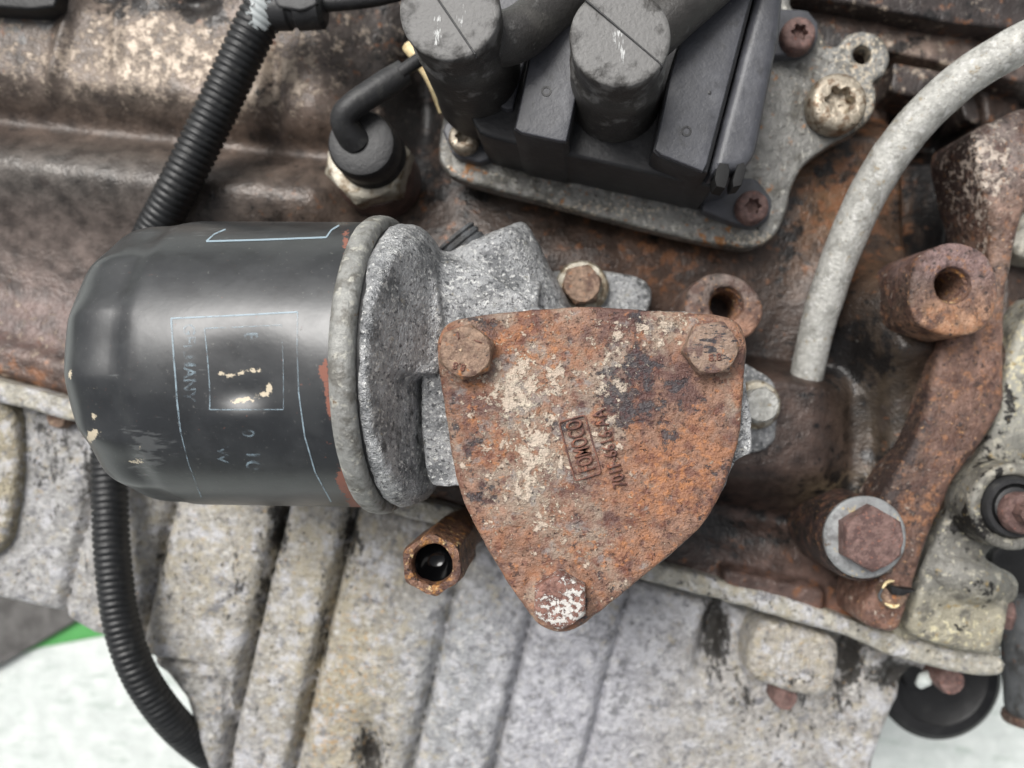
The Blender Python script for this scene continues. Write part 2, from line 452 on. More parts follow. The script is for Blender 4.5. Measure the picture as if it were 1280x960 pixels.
M['sump'] = grunge('weathered_sump_aluminium', 'Col', [
    dict(c=(200, 200, 203), s=34, lo=0.48, hi=0.64, a=0.85), dict(c=(116, 116, 119), s=22, lo=0.52, hi=0.66, a=0.8),
    dict(c=(180, 170, 146), s=20, lo=0.51, hi=0.68, ch=0, g=0.34, a=0.6), dict(c=(44, 42, 40), s=18, lo=0.60, hi=0.70, ch=1, g=0.62, st=(1.5, 0.6, 1, -14), a=0.92, rgh=0.72),
    dict(c=(216, 215, 211), s=14, lo=0.54, hi=0.70, a=0.6), dict(c=(96, 93, 88), s=8, lo=0.59, hi=0.70, a=0.5), dict(c=(190, 154, 104), s=8, lo=0.61, hi=0.72, ch=2, g=0.25, a=0.65), dict(c=(56, 53, 49), s=11, lo=0.61, hi=0.70, ch=1, g=0.35, a=0.85)],
    ro=0.52, metal=0.2, bump=2.6, bsize=9, fine=1.0, var=0.16, varsize=11)
M['block'] = grunge('oily_rusted_cast_iron', 'Col', [
    dict(c=(60, 52, 48), s=46, lo=0.50, hi=0.68, a=0.6), dict(c=(132, 88, 58), s=20, lo=0.56, hi=0.70, ch=2, g=0.5, a=0.75),
    dict(c=(188, 172, 154), s=20, lo=0.54, hi=0.70, ch=0, g=0.6, rgh=0.76, h=0.8, a=0.8), dict(c=(26, 25, 25), s=24, lo=0.58, hi=0.70, ch=1, g=0.8, ro=0.3, a=0.92),
    dict(c=(150, 142, 136), s=12, lo=0.62, hi=0.76, a=0.35), dict(c=(44, 36, 34), s=9, lo=0.60, hi=0.72, a=0.4)],
    ro=0.40, metal=0.15, bump=1.2, bsize=17, fine=0.5, var=0.3, varsize=34, rovar=0.16, sat=0.85)
M['filter'] = grunge('worn_black_filter_paint', (36, 38, 40), [
    dict(c=(56, 58, 59), s=60, lo=0.44, hi=0.66, a=0.55, ro=0.44), dict(c=(104, 104, 100), s=5, lo=0.64, hi=0.70, a=0.5, ro=0.6), dict(c=(30, 31, 32), s=24, lo=0.58, hi=0.66, a=0.5, ro=0.3),
    dict(c=(104, 106, 106), s=16, lo=0.58, hi=0.70, ch=1, g=0.8, a=0.5, ro=0.5, st=(0.5, 3.0, 1.0, 90)),
    dict(c=(136, 86, 70), s=7, lo=0.60, hi=0.66, ch=2, g=0.75, ro=0.8, rgh=0.75),
    dict(c=(210, 196, 170), s=5, lo=0.66, hi=0.72, ch=0, g=0.56, ro=0.6, rgh=0.75, a=0.9)],
    ro=0.34, bump=0.16, bsize=30, var=0.1, varsize=30, spec=0.75, rovar=0.06, coat=0.1)
M['conduit'] = grunge('black_conduit_plastic', (30, 31, 32), [dict(c=(64, 64, 62), s=22, lo=0.56, hi=0.7, a=0.6), dict(c=(190, 196, 196), s=14, lo=0.66, hi=0.72, ch=0, g=1.0, a=0.85)], ro=0.42, bump=0.3, bsize=8, var=0.1)
M['boot'] = grunge('dusty_black_rubber', (52, 50, 48), [dict(c=(78, 76, 72), s=40, lo=0.48, hi=0.7, a=0.5), dict(c=(120, 116, 108), s=5, lo=0.66, hi=0.72, a=0.7), dict(c=(40, 38, 36), s=16, lo=0.56, hi=0.7, a=0.35), dict(c=(120, 119, 117), s=26, lo=0.36, hi=0.56, ch=1, g=0.8, a=0.8), dict(c=(214, 216, 214), s=5, lo=0.58, hi=0.70, ch=0, g=0.72, ro=0.3, a=0.7, st=(2.4, 0.35, 1, 14))], ro=0.5, bump=0.6, bsize=5, var=0.12)
M['rubber'] = grunge('matte_black_rubber', (40, 40, 41), [dict(c=(66, 66, 64), s=24, lo=0.52, hi=0.68, a=0.6)], ro=0.5, bump=0.4, bsize=7, var=0.12)
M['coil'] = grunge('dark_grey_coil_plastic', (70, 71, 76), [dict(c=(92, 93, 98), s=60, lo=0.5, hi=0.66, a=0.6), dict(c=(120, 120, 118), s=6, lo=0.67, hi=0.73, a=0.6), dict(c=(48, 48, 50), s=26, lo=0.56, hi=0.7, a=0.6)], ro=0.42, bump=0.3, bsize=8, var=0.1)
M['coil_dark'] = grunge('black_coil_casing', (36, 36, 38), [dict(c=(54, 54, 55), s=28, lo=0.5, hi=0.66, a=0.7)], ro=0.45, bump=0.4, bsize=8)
M['bracket'] = grunge('dirty_zinc_plate', (130, 129, 125), [
    dict(c=(92, 90, 84), s=40, lo=0.46, hi=0.62, a=0.9), dict(c=(168, 166, 158), s=14, lo=0.57, hi=0.68), dict(c=(146, 104, 66), s=14, lo=0.60, hi=0.7, ch=2, g=0.5),
    dict(c=(60, 56, 50), s=10, lo=0.61, hi=0.69), dict(c=(196, 184, 164), s=7, lo=0.60, hi=0.70, ch=0, g=0.5, a=0.8)], ro=0.48, metal=0.45, bump=1.1, bsize=8, var=0.14, varsize=20)
M['tube'] = grunge('weathered_zinc_tube', (182, 181, 175), [
    dict(c=(146, 145, 139), s=26, lo=0.49, hi=0.64, a=0.85), dict(c=(212, 211, 207), s=12, lo=0.53, hi=0.66, a=0.7), dict(c=(150, 134, 104), s=13, lo=0.58, hi=0.70, a=0.7), dict(c=(112, 104, 90), s=7, lo=0.60, hi=0.70, a=0.6)],
    ro=0.55, metal=0.2, bump=1.1, bsize=5, var=0.12, varsize=9)
M['timing'] = grunge('grimy_timing_case_aluminium', 'Col', [
    dict(c=(170, 166, 152), s=16, lo=0.54, hi=0.66), dict(c=(98, 96, 90), s=30, lo=0.48, hi=0.64, a=0.8), dict(c=(206, 198, 166), s=9, lo=0.62, hi=0.7, ch=0, g=0.5),
    dict(c=(36, 34, 32), s=16, lo=0.62, hi=0.68, ch=1, g=0.7), dict(c=(150, 132, 92), s=14, lo=0.6, hi=0.7)], ro=0.5, metal=0.2, bump=1.8, bsize=9, fine=0.6, var=0.14)
M['flange_rust'] = grunge('orange_brown_rusted_iron', 'Col', [
    dict(c=(88, 64, 56), s=30, lo=0.46, hi=0.64, a=0.85), dict(c=(152, 108, 78), s=15, lo=0.56, hi=0.68, ch=2, g=0.5, a=0.75), dict(c=(54, 44, 42), s=12, lo=0.56, hi=0.66, ch=1, g=0.5, a=0.9),
    dict(c=(206, 192, 178), s=14, lo=0.56, hi=0.68, ch=0, g=0.7, h=0.8, rgh=0.74, a=0.9), dict(c=(196, 152, 108), s=6, lo=0.62, hi=0.7, a=0.7)], ro=0.52, metal=0.1, bump=2.0, bsize=9, fine=0.7, var=0.26, varsize=18, sat=0.82)
M['hexpipe'] = grunge('oily_rusted_fitting', (122, 90, 72), [
    dict(c=(84, 58, 50), s=18, lo=0.48, hi=0.6), dict(c=(176, 126, 74), s=14, lo=0.53, hi=0.65), dict(c=(206, 178, 130), s=9, lo=0.60, hi=0.68), dict(c=(46, 38, 36), s=10, lo=0.58, hi=0.66)],
    ro=0.42, metal=0.1, bump=2.2, bsize=7, fine=0.7, var=0.2, varsize=10)
M['oil'] = grunge('black_engine_oil', (6, 6, 7), [], ro=0.12, bump=0.0, var=0.0, spec=0.4)
M['black'] = grunge('black_void_rubber', (20, 20, 21), [dict(c=(42, 42, 42), s=30, lo=0.5, hi=0.68, a=0.6)], ro=0.5, bump=0.5)
M['greymetal'] = grunge('dark_grey_painted_metal', (92, 94, 96), [dict(c=(62, 62, 62), s=34, lo=0.48, hi=0.64), dict(c=(126, 122, 112), s=10, lo=0.62, hi=0.7), dict(c=(110, 76, 56), s=18, lo=0.62, hi=0.7)], ro=0.5, bump=0.8)
M['void'] = grunge('black_socket_mouth', (9, 9, 10), [], ro=0.7, bump=0.2, var=0.05)
M['washer'] = grunge('zinc_plated_washer', (158, 160, 160), [dict(c=(128, 128, 128), s=24, lo=0.48, hi=0.62), dict(c=(196, 178, 138), s=14, lo=0.6, hi=0.68), dict(c=(110, 84, 60), s=16, lo=0.62, hi=0.7)], ro=0.45, metal=0.35, bump=0.6, var=0.1)
M['nickel'] = grunge('tarnished_plated_hex', (172, 166, 152), [dict(c=(120, 106, 86), s=20, lo=0.48, hi=0.62), dict(c=(206, 196, 172), s=10, lo=0.58, hi=0.68), dict(c=(90, 62, 46), s=12, lo=0.62, hi=0.7)], ro=0.42, metal=0.4, bump=0.8)
M['cream'] = grunge('cream_plastic', (226, 206, 160), [dict(c=(190, 160, 110), s=12, lo=0.55, hi=0.68)], ro=0.5, bump=0.4)
M['sheet'] = grunge('white_woven_sheet', (202, 208, 204), [dict(c=(214, 219, 215), s=60, lo=0.45, hi=0.62), dict(c=(180, 190, 183), s=46, lo=0.55, hi=0.66, st=(0.5, 2.2, 1, 28))], ro=0.6, bump=3.0, bsize=34, var=0.04)
M['green'] = grunge('green_stripe_print', (84, 160, 86), [], ro=0.6, bump=0.6, var=0.05)
M['mat'] = grunge('dark_grey_rubber_mat', (98, 96, 94), [dict(c=(78, 76, 74), s=50, lo=0.48, hi=0.62)], ro=0.8, bump=1.5)
M['stamp'] = grunge('raised_casting_letters', (118, 82, 70), [dict(c=(88, 62, 58), s=10, lo=0.5, hi=0.6), dict(c=(150, 92, 66), s=8, lo=0.56, hi=0.68)], ro=0.7, bump=0.8, bsize=4)

def print_mat():
    m = bpy.data.materials.new('worn_pale_blue_print'); m.use_nodes = True
    N = m.node_tree.nodes; L = m.node_tree.links; bs = N['Principled BSDF']; out = N['Material Output']
    bs.inputs['Base Color'].default_value = (*c_(176, 198, 210), 1); bs.inputs['Roughness'].default_value = 0.5
    tr = N.new('ShaderNodeBsdfTransparent'); mx = N.new('ShaderNodeMixShader')
    tc = N.new('ShaderNodeTexCoord'); n = N.new('ShaderNodeTexNoise'); n.inputs['Scale'].default_value = 1 / (S * 16); n.inputs['Detail'].default_value = 8; n.inputs['Roughness'].default_value = 0.7
    at = N.new('ShaderNodeAttribute'); at.attribute_name = 'W'; sp = N.new('ShaderNodeSeparateColor'); L.new(at.outputs['Color'], sp.inputs[0])
    ad = N.new('ShaderNodeMath'); ad.operation = 'ADD'; L.new(n.outputs['Fac'], ad.inputs[0]); L.new(sp.outputs[0], ad.inputs[1])
    mr = N.new('ShaderNodeMapRange'); mr.inputs['From Min'].default_value = 0.84; mr.inputs['From Max'].default_value = 1.12; mr.inputs['To Max'].default_value = 0.66; L.new(ad.outputs[0], mr.inputs[0])
    L.new(tc.outputs['Object'], n.inputs['Vector']); L.new(mr.outputs[0], mx.inputs[0]); L.new(tr.outputs[0], mx.inputs[1]); L.new(bs.outputs[0], mx.inputs[2]); L.new(mx.outputs[0], out.inputs[0])
    return m
M['print'] = print_mat()

# ================================================================== SETTING
ZG = -1150
g = 12000
obj('ground', ([(-g, -g, ZG - 12), (g, -g, ZG - 12), (g, g, ZG - 12), (-g, g, ZG - 12)], [(0, 1, 2, 3)]), M['sheet'], kind='structure')
st = pxs([(86, 770), (200, 790), (200, 790), (125, 797), (20, 818), (60, 780)], ZG)
obj('painted_stripe', plate(pxs([(-400, 500), (240, 640), (240, 775), (125, 796), (45, 811), (-400, 960)], ZG), ZG - 6, ZG - 12, 1, 60), M['green'], label='bright green printed band on the white ground sheet left of the hose', cat='stripe')
obj('rubber_mat', plate(pxs([(-420, 480), (150, 640), (150, 742), (86, 782), (0, 832), (-420, 1070)], ZG), ZG + 14, ZG - 5, 4, 60), M['mat'], label='dark grey mat lying on the ground beyond the sump at far left', cat='mat')

# ================================================================== ENGINE BLOCK
ZR = -340
def blk_z(px, py):
    z = np.full(len(px), -345.0)
    l1 = 143 + 0.11 * px
    left = 1 - sstep(395, 470, px)
    d = py - l1
    z += left * (46 * (1 - sstep(-46, 16, d)) - 14 * np.exp(-((d - 4) / 26) ** 2) + 60 * np.exp(-((d - 72) / 48) ** 2) - 12 * sstep(120, 200, d) + 20 * sstep(210, 300, d))
    # ribs and scars in the upper left face
    z += left * 12 * np.exp(-((px - 100 + 0.25 * (py - 60)) / 9) ** 2) * (1 - sstep(100, 130, py)) + left * 7 * np.exp(-((px - 165) / 7) ** 2) * (1 - sstep(90, 120, py))
    z += left * (-14) * np.exp(-((px - 352) / 9) ** 2) * sstep(60, 90, py) * (1 - sstep(150, 180, py))
    z -= 26 * np.exp(-((px - 150) / 34) ** 2 - ((py - 2) / 22) ** 2) + 24 * np.exp(-((px - 255) / 30) ** 2 - ((py - 14) / 16) ** 2)
    # pocket between the sender and the coil bracket
    z -= 90 * np.exp(-((px - 520) / 34) ** 2 - ((py - 120) / 90) ** 2)
    # bulge below the coil
    z += 30 * np.exp(-((px - 700) / 190) ** 2 - ((py - 330) / 55) ** 2)
    # right side
    z -= 150 * sstep(1125, 1165, px) * (1 - sstep(1235, 1260, px)) * (1 - sstep(300, 420, py)) * sstep(80, 150, py)
    z += 110 * np.exp(-((px - 1100) / 66) ** 2 - ((py - 392) / 56) ** 2)
    z -= 60 * sstep(990, 1000, px) * (1 - sstep(130, 175, py)) * sstep(40, 60, py)
    top = 452 + 0.13 * (px - 930)
    bul = sstep(-12, 26, py - top) * (1 - sstep(575, 660, py)) * sstep(840, 900, px) * (1 - sstep(995, 1100, px))
    z += 84 * bul
    z += 74 * sstep(1050, 1095, px) * sstep(400, 450, py) * (1 - sstep(620, 670, py))
    z -= 22 * np.exp(-((px - 1082) / 14) ** 2 - ((py - 540) / 70) ** 2)
    z -= 34 * np.exp(-((py - (640 + 0.25 * (px - 950))) / 26) ** 2) * sstep(820, 880, px)
    z += 26 * np.exp(-((px - 1070) / 60) ** 2 - ((py - 640) / 30) ** 2)
    # rail above the sump
    fl = 478 + 0.29 * px
    z += 14 * sstep(-70, -40, py - fl) - 30 * sstep(-16, 2, py - fl)
    pl = sstep(895, 902, px) * (1 - sstep(1018, 1030, px)) * sstep(0, 6, py - (700 + 0.22 * (px - 900)))
    z += 30 * pl
    return z
blk_col = spots_c((84, 68, 60), [
    (60, 60, 80, 60, (120, 108, 100)), (180, 80, 120, 60, (132, 122, 112)), (330, 110, 80, 60, (138, 122, 112)), (30, 40, 50, 40, (70, 68, 66)),
    (100, 160, 160, 26, (84, 68, 58)), (300, 175, 120, 22, (92, 74, 60)), (90, 215, 130, 40, (104, 103, 101)), (260, 250, 110, 40, (96, 90, 86)), (400, 260, 80, 60, (104, 92, 84)),
    (50, 300, 110, 60, (124, 114, 110)), (40, 400, 80, 60, (96, 74, 70)), (40, 465, 90, 24, (96, 72, 58)), (380, 60, 60, 40, (92, 86, 84)), (470, 60, 60, 60, (74, 72, 72)),
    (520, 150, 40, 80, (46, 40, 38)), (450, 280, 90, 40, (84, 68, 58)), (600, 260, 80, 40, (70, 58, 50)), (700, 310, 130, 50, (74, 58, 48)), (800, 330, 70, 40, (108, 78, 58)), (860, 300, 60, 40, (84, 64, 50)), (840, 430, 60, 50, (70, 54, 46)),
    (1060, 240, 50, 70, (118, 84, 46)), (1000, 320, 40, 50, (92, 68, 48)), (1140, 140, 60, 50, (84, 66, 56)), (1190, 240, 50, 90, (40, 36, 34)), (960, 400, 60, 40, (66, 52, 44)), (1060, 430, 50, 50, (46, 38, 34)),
    (960, 560, 80, 70, (82, 66, 60)), (1100, 500, 40, 90, (66, 58, 46)), (1060, 620, 60, 20, (124, 112, 84)), (940, 640, 80, 30, (66, 50, 46)), (960, 730, 70, 26, (110, 88, 82)), (1060, 775, 50, 20, (124, 84, 66)), (860, 690, 50, 30, (60, 46, 42))])
blk_w = spots_w([
    (180, 70, 150, 60, 0, 0.26), (330, 110, 70, 60, 0, 0.2), (60, 20, 60, 40, 0, -0.1), (110, 165, 250, 30, 0, -0.3), (200, 240, 260, 60, 0, -0.3), (60, 320, 100, 50, 0, -0.1), (600, 300, 300, 60, 0, -0.3), (1000, 300, 300, 500, 0, -0.3), (940, 600, 200, 150, 0, -0.2),
    (1070, 240, 60, 70, 2, 0.35), (830, 320, 60, 40, 2, 0.2), (150, 250, 260, 260, 2, -0.25), (1060, 450, 80, 60, 2, -0.3), (40, 470, 80, 20, 2, 0.3), (1070, 770, 60, 30, 2, 0.3), (380, 260, 60, 40, 2, 0.12), (960, 560, 100, 90, 2, -0.4), (100, 200, 200, 60, 2, -0.2),
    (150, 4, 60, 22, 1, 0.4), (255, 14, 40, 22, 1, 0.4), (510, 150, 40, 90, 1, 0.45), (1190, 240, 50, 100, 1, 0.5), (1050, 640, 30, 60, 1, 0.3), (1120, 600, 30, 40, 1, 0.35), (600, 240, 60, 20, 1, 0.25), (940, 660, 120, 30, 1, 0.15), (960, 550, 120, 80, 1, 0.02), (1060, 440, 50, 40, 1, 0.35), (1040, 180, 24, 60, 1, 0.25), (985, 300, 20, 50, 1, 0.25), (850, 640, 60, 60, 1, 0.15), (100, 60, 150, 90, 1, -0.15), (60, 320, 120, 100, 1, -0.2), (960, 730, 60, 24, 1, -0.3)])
def grid(px0, px1, py0, py1, step, zref, zf):
    xs = np.arange(px0, px1 + step, step); ys = np.arange(py0, py1 + step, step)
    X, Y = np.meshgrid(xs, ys); px, py = X.ravel(), Y.ravel()
    z = zf(px, py); f = (D - zref) / D
    V = np.stack([(px - CX) * f, (CY - py) * f, z], 1); nx = len(xs); F = []
    for j in range(len(ys) - 1):
        b = j * nx
        for i in range(nx - 1): F.append((b + i, b + i + nx, b + i + nx + 1, b + i + 1))
    return V, F
eb = thing('engine_block', 'oily brown rusted cast iron engine block behind the other parts', 'engine block', P(640, 300, -500))
V, F = grid(-120, 1300, -90, 830, 3.5, ZR, blk_z)
px, py = CX + V[:, 0] / sc(ZR), CY - V[:, 1] / sc(ZR)
V[:, 2] += 2.6 * vnoise(V, 60, 5, 2) + 0.5 * vnoise(V, 12, 9, 2)
keep = (py < 484 + 0.29 * px) & ~((px > 1215) & (py > 540))
idx = -np.ones(len(V), int); idx[keep] = np.arange(keep.sum())
F = [tuple(idx[i] for i in f) for f in F if all(keep[i] for i in f)]; V = V[keep]
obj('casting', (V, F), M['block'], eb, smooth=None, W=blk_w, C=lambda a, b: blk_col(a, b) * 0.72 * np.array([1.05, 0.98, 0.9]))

# bosses with bores
def boss(cx, cy, ztop, zbot, outline, hole, colr, W, lab):
    o = pxs(outline, ztop); h = P(hole[0], hole[1], ztop); hr = hole[2] * sc(ztop)
    V, F = plate(spline(o, True, 6), ztop, zbot, 6, 6, [(h[0], h[1], hr)], draft=6, hbev=4)
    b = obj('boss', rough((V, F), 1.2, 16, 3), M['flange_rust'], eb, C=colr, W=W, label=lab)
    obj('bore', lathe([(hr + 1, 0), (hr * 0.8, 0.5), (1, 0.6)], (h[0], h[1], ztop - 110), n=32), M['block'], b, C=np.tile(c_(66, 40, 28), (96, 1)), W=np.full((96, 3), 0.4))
    # thread hint: shallow rings inside the bore
    pr = []
    for k in range(14): pr += [(hr - 0.5, -12 - k * 7), (hr - 4, -15.5 - k * 7)]
    obj('thread', lathe(pr, (h[0], h[1], ztop), n=32, cap0=False, cap1=False), M['hexpipe'], b)
boss(1190, 362, -150, -400, [(1140, 350), (1150, 320), (1190, 303), (1232, 318), (1249, 362), (1236, 405), (1196, 420), (1152, 408), (1137, 382)], (1192, 356, 23),
     spots_c((120, 92, 80), [(1190, 320, 50, 20, (128, 100, 96)), (1190, 405, 50, 24, (166, 118, 78)), (1105, 390, 40, 50, (70, 54, 44)), (1070, 400, 40, 60, (44, 38, 34))]), spots_w([(1190, 405, 40, 20, 2, 0.3), (1085, 400, 36, 60, 1, 0.5), (1190, 360, 60, 60, 0, -0.2)]), 'rusty threaded boss with a deep bore below the pale tube')
boss(905, 380, -215, -400, [(858, 372), (872, 350), (905, 341), (938, 356), (954, 385), (945, 412), (915, 428), (875, 424), (856, 402)], (908, 380, 22),
     spots_c((112, 92, 82), [(905, 350, 40, 14, (124, 108, 98)), (930, 412, 30, 20, (142, 96, 66))]), spots_w([(900, 380, 80, 80, 0, -0.25)]), 'worn brown threaded boss above the right corner of the cover')

# curved front flange of the block
fo = [(1214, 172), (1240, 150), (1300, 135), (1300, 210), (1278, 262), (1264, 330), (1258, 420), (1257, 500), (1236, 545), (1196, 600), (1158, 685), (1138, 750), (1122, 790), (1080, 778), (1092, 735), (1118, 690), (1098, 645), (1112, 605), (1142, 555), (1162, 495), (1178, 430), (1228, 380), (1238, 300), (1226, 240)]
V, F = plate(spline(pxs(fo, -215), True, 8), -215, -340, 14, 7, draft=4, zfun=lambda V: 14 * np.exp(-((V[:, 1] - 300) / 90) ** 2))
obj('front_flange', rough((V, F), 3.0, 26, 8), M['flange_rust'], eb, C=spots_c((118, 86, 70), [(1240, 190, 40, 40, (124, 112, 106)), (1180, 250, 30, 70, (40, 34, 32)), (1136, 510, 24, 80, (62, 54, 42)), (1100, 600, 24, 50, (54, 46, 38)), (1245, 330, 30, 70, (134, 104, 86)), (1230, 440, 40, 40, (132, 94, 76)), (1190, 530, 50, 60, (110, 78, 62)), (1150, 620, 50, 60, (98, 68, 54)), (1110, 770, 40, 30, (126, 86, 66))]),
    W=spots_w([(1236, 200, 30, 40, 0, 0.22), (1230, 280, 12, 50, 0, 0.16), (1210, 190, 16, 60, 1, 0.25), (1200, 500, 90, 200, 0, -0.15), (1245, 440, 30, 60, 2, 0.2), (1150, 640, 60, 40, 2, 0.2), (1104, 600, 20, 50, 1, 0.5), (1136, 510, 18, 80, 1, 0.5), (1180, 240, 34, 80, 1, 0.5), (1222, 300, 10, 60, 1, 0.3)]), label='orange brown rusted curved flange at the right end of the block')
# ledge under the cover's right side and the pad above the sump
obj('cast_pad', rough(plate(rounded(pxs([(903, 706), (1018, 732), (1024, 752), (1000, 752), (898, 728)], -318), 5), -318, -370, 7, 6), 1.5, 14), M['block'], eb, C=spots_c((118, 86, 78), []), W=spots_w([(950, 720, 200, 200, 0, -0.3), (950, 720, 200, 200, 1, -0.4), (950, 720, 200, 200, 2, -0.2)]))
# boss carrying the washer bolt
bc = P(1079, 676, -190)
obj('bolt_boss', rough(lathe([(66, -190), (64, -60), (62, -8), (58, 0), (10, 0.5)], bc, n=48), 1.5, 20, 2), M['flange_rust'], eb, C=spots_c((50, 42, 37), [(1040, 700, 50, 60, (30, 26, 24))]), W=spots_w([(1070, 680, 100, 100, 0, -0.2), (1035, 680, 30, 60, 1, 0.3)]))
# top-left round boss and dark box
kp = P(28, 22, -300)
obj('round_boss', rough(lathe([(72, -60), (70, -8), (64, 0), (40, 1), (5, 1)], kp, n=48), 2, 20), M['block'], eb, C=spots_c((84, 82, 80), []), W=spots_w([(30, 20, 60, 60, 0, 0.05)]))

obj('corner_plate', plate(rounded(pxs([(-80, -80), (72, -80), (70, 8), (40, 12), (-80, 4)], -262), 4), -262, -330, 5, 10), M['black'], eb)
# cylinder head edge, upper right
hd = thing('cylinder_head', 'dark rusty stepped cylinder head edge in the upper right corner', 'cylinder head', P(1150, 60, -420))
hc = spots_c((58, 50, 47), [(1150, 56, 40, 12, (130, 108, 94)), (1240, 76, 60, 14, (100, 84, 76)), (1060, 60, 40, 20, (56, 54, 53)), (1200, 20, 80, 14, (54, 47, 45))])
hw = spots_w([(1130, 55, 50, 14, 0, 0.15), (1180, 85, 60, 8, 0, 0.25), (1100, 60, 40, 20, 1, 0.2), (1150, 20, 120, 12, 1, 0.15), (1220, 30, 80, 60, 0, -0.1)])
def slab(name, pts, zt, zb, bev=6): return obj(name, rough(plate(rounded(pxs(pts, zt), 8), zt, zb, bev, 7), 2.0, 22, len(name)), M['block'], hd, C=hc, W=hw)
slab('upper_rail', [(960, -60), (1330, -60), (1330, 42), (1180, 28), (1090, 8), (960, -12)], -300, -460)
slab('middle_rail', [(985, 10), (1090, 26), (1200, 44), (1330, 62), (1330, 116), (1200, 84), (1120, 66), (985, 62)], -345, -480)
slab('lower_step', [(1116, 76), (1195, 92), (1192, 124), (1150, 120), (1114, 116)], -330, -480)
slab('end_lug', [(1192, 96), (1330, 60), (1330, 150), (1252, 160), (1205, 150)], -420, -520)

# ================================================================== OIL PAN (SUMP)
pan = thing('oil_pan', 'grey weathered ribbed aluminium oil pan across the lower half', 'oil pan', P(640, 880, -700))
GR = [(145, 10), (262, 9), (363, 16), (500, 26), (584, 24), (728, 18), (829, 16), (940, 8)]
def sump_z(V):
    px, py = CX + V[:, 0] / sc(-385), CY - V[:, 1] / sc(-385)
    s = px * 0.970 + py * 0.242; z = np.zeros(len(V))
    edges = [g_[0] for g_ in GR]
    for k, (g0, dp) in enumerate(GR):
        z -= (dp + 3) * (0.75 + 0.5 * vnoise(V, 60, 80 + k, 2)) * np.exp(-np.abs((s - g0 - 1) / 5.0) ** 2)
        prev = GR[k - 1][0] if k else g0 - 110
        t = np.clip((s - prev) / (g0 - prev), 0, 1); z += (s < g0) * (s >= prev) * (dp * 0.55 * t ** 2.5 + 0.7 * (8 + dp) * (1 - np.abs(2 * t - 1) ** 6))
    lowy = sstep(0, 120, py - (560 + 0.29 * px))
    z -= 30 * sstep(0, 1, (py - 640) / 500)
    # pockets either side of the lug
    for (x, y, rx, ry, dp) in ((893, 792, 15, 46, 42), (1062, 826, 17, 34, 46), (1130, 850, 18, 20, 30)):
        q = ((px - x) + 0.25 * (py - y)) / rx; z -= dp * np.exp(-np.abs(q) ** 3 - np.abs((py - y) / ry) ** 3)
    # line of the lower panel
    d = np.abs(py - (818 + 0.15 * (px - 175))); z -= 16 * np.exp(-(d / 4.5) ** 2) * sstep(165, 180, px) * (1 - sstep(262, 282, px))
    d = np.abs(px - (287 - 0.02 * (py - 850))); z -= 14 * np.exp(-(d / 4.0) ** 2) * sstep(838, 856, py)
    z += -10 * sstep(0, 20, py - (818 + 0.15 * (px - 175))) * (1 - sstep(282, 290, px))
    z -= 34 * np.exp(-((px - 462) / 13) ** 2 - ((py - 945) / 34) ** 2)
    z += 4 * vnoise(V, 70, 4, 2) + 1.6 * vnoise(V, 14, 6, 2)
    return z
so = [(-90, 470), (1165, 832), (1148, 842), (1122, 890), (1098, 960), (1085, 1040), (268, 1040), (257, 960), (232, 872), (187, 816), (158, 800), (120, 790), (72, 762), (0, 746), (-90, 738)]
sump_c = spots_c((172, 171, 172), [(60, 640, 90, 90, (162, 161, 159)), (300, 700, 120, 110, (166, 161, 150)), (430, 850, 70, 110, (158, 151, 134)), (560, 850, 60, 110, (158, 160, 162)), (720, 870, 90, 90, (172, 172, 178)), (900, 900, 80, 70, (172, 168, 162)), (1050, 880, 60, 60, (166, 162, 156)), (220, 900, 40, 60, (150, 148, 142)), (520, 700, 60, 40, (140, 134, 122))])
sump_w = spots_w([(400, 700, 60, 90, 0, 0.3), (430, 860, 60, 120, 0, 0.35), (250, 700, 60, 60, 0, 0.2), (720, 880, 120, 100, 0, -0.35), (60, 640, 100, 80, 0, -0.1), (900, 900, 80, 60, 0, 0.05),
                  (350, 655, 12, 40, 1, 0.5), (330, 740, 9, 40, 1, 0.28), (440, 670, 12, 40, 1, 0.42), (405, 790, 8, 60, 1, 0.25), (545, 840, 7, 90, 1, 0.12), (205, 700, 9, 50, 1, 0.2), (893, 786, 14, 40, 1, 0.8), (1062, 820, 16, 32, 1, 0.8), (1000, 900, 60, 40, 1, 0.10), (905, 850, 20, 40, 1, 0.2), (935, 880, 12, 40, 1, 0.22), (1050, 875, 14, 26, 1, 0.2), (990, 868, 40, 10, 1, 0.15), (60, 560, 30, 60, 1, 0.2), (462, 945, 18, 36, 1, 0.5), (720, 870, 120, 90, 1, -0.3), (560, 850, 60, 100, 1, -0.2), (1120, 842, 34, 16, 1, 0.6), (120, 590, 20, 50, 1, 0.3), (290, 730, 20, 60, 1, 0.15),
                  (440, 840, 40, 110, 2, 0.35), (400, 900, 30, 60, 2, 0.3), (720, 870, 150, 100, 2, -0.3)])
obj('ribbed_wall', plate(pxs(so, -385), -385, -760, 14, 5.5, zfun=sump_z, draft=10), M['sump'], pan, W=sump_w, C=sump_c)
fl = [(-100, 452), (0, 476), (90, 500), (250, 548), (480, 612), (700, 672), (835, 708), (905, 727), (1000, 752), (1100, 788), (1180, 808), (1250, 822), (1248, 846), (1180, 838), (1112, 820), (1062, 797), (1000, 780), (905, 752), (835, 734), (480, 640), (250, 576), (85, 526), (0, 504), (-100, 478)]
obj('rim_flange', rough(plate(spline(pxs(fl, -296), True, 4), -296, -440, 9, 6, draft=1), 2.4, 26, 12), M['sump'], pan, C=spots_c((176, 172, 160), []), W=spots_w([(950, 745, 200, 14, 1, 0.1), (1000, 760, 300, 60, 0, 0.1)]))
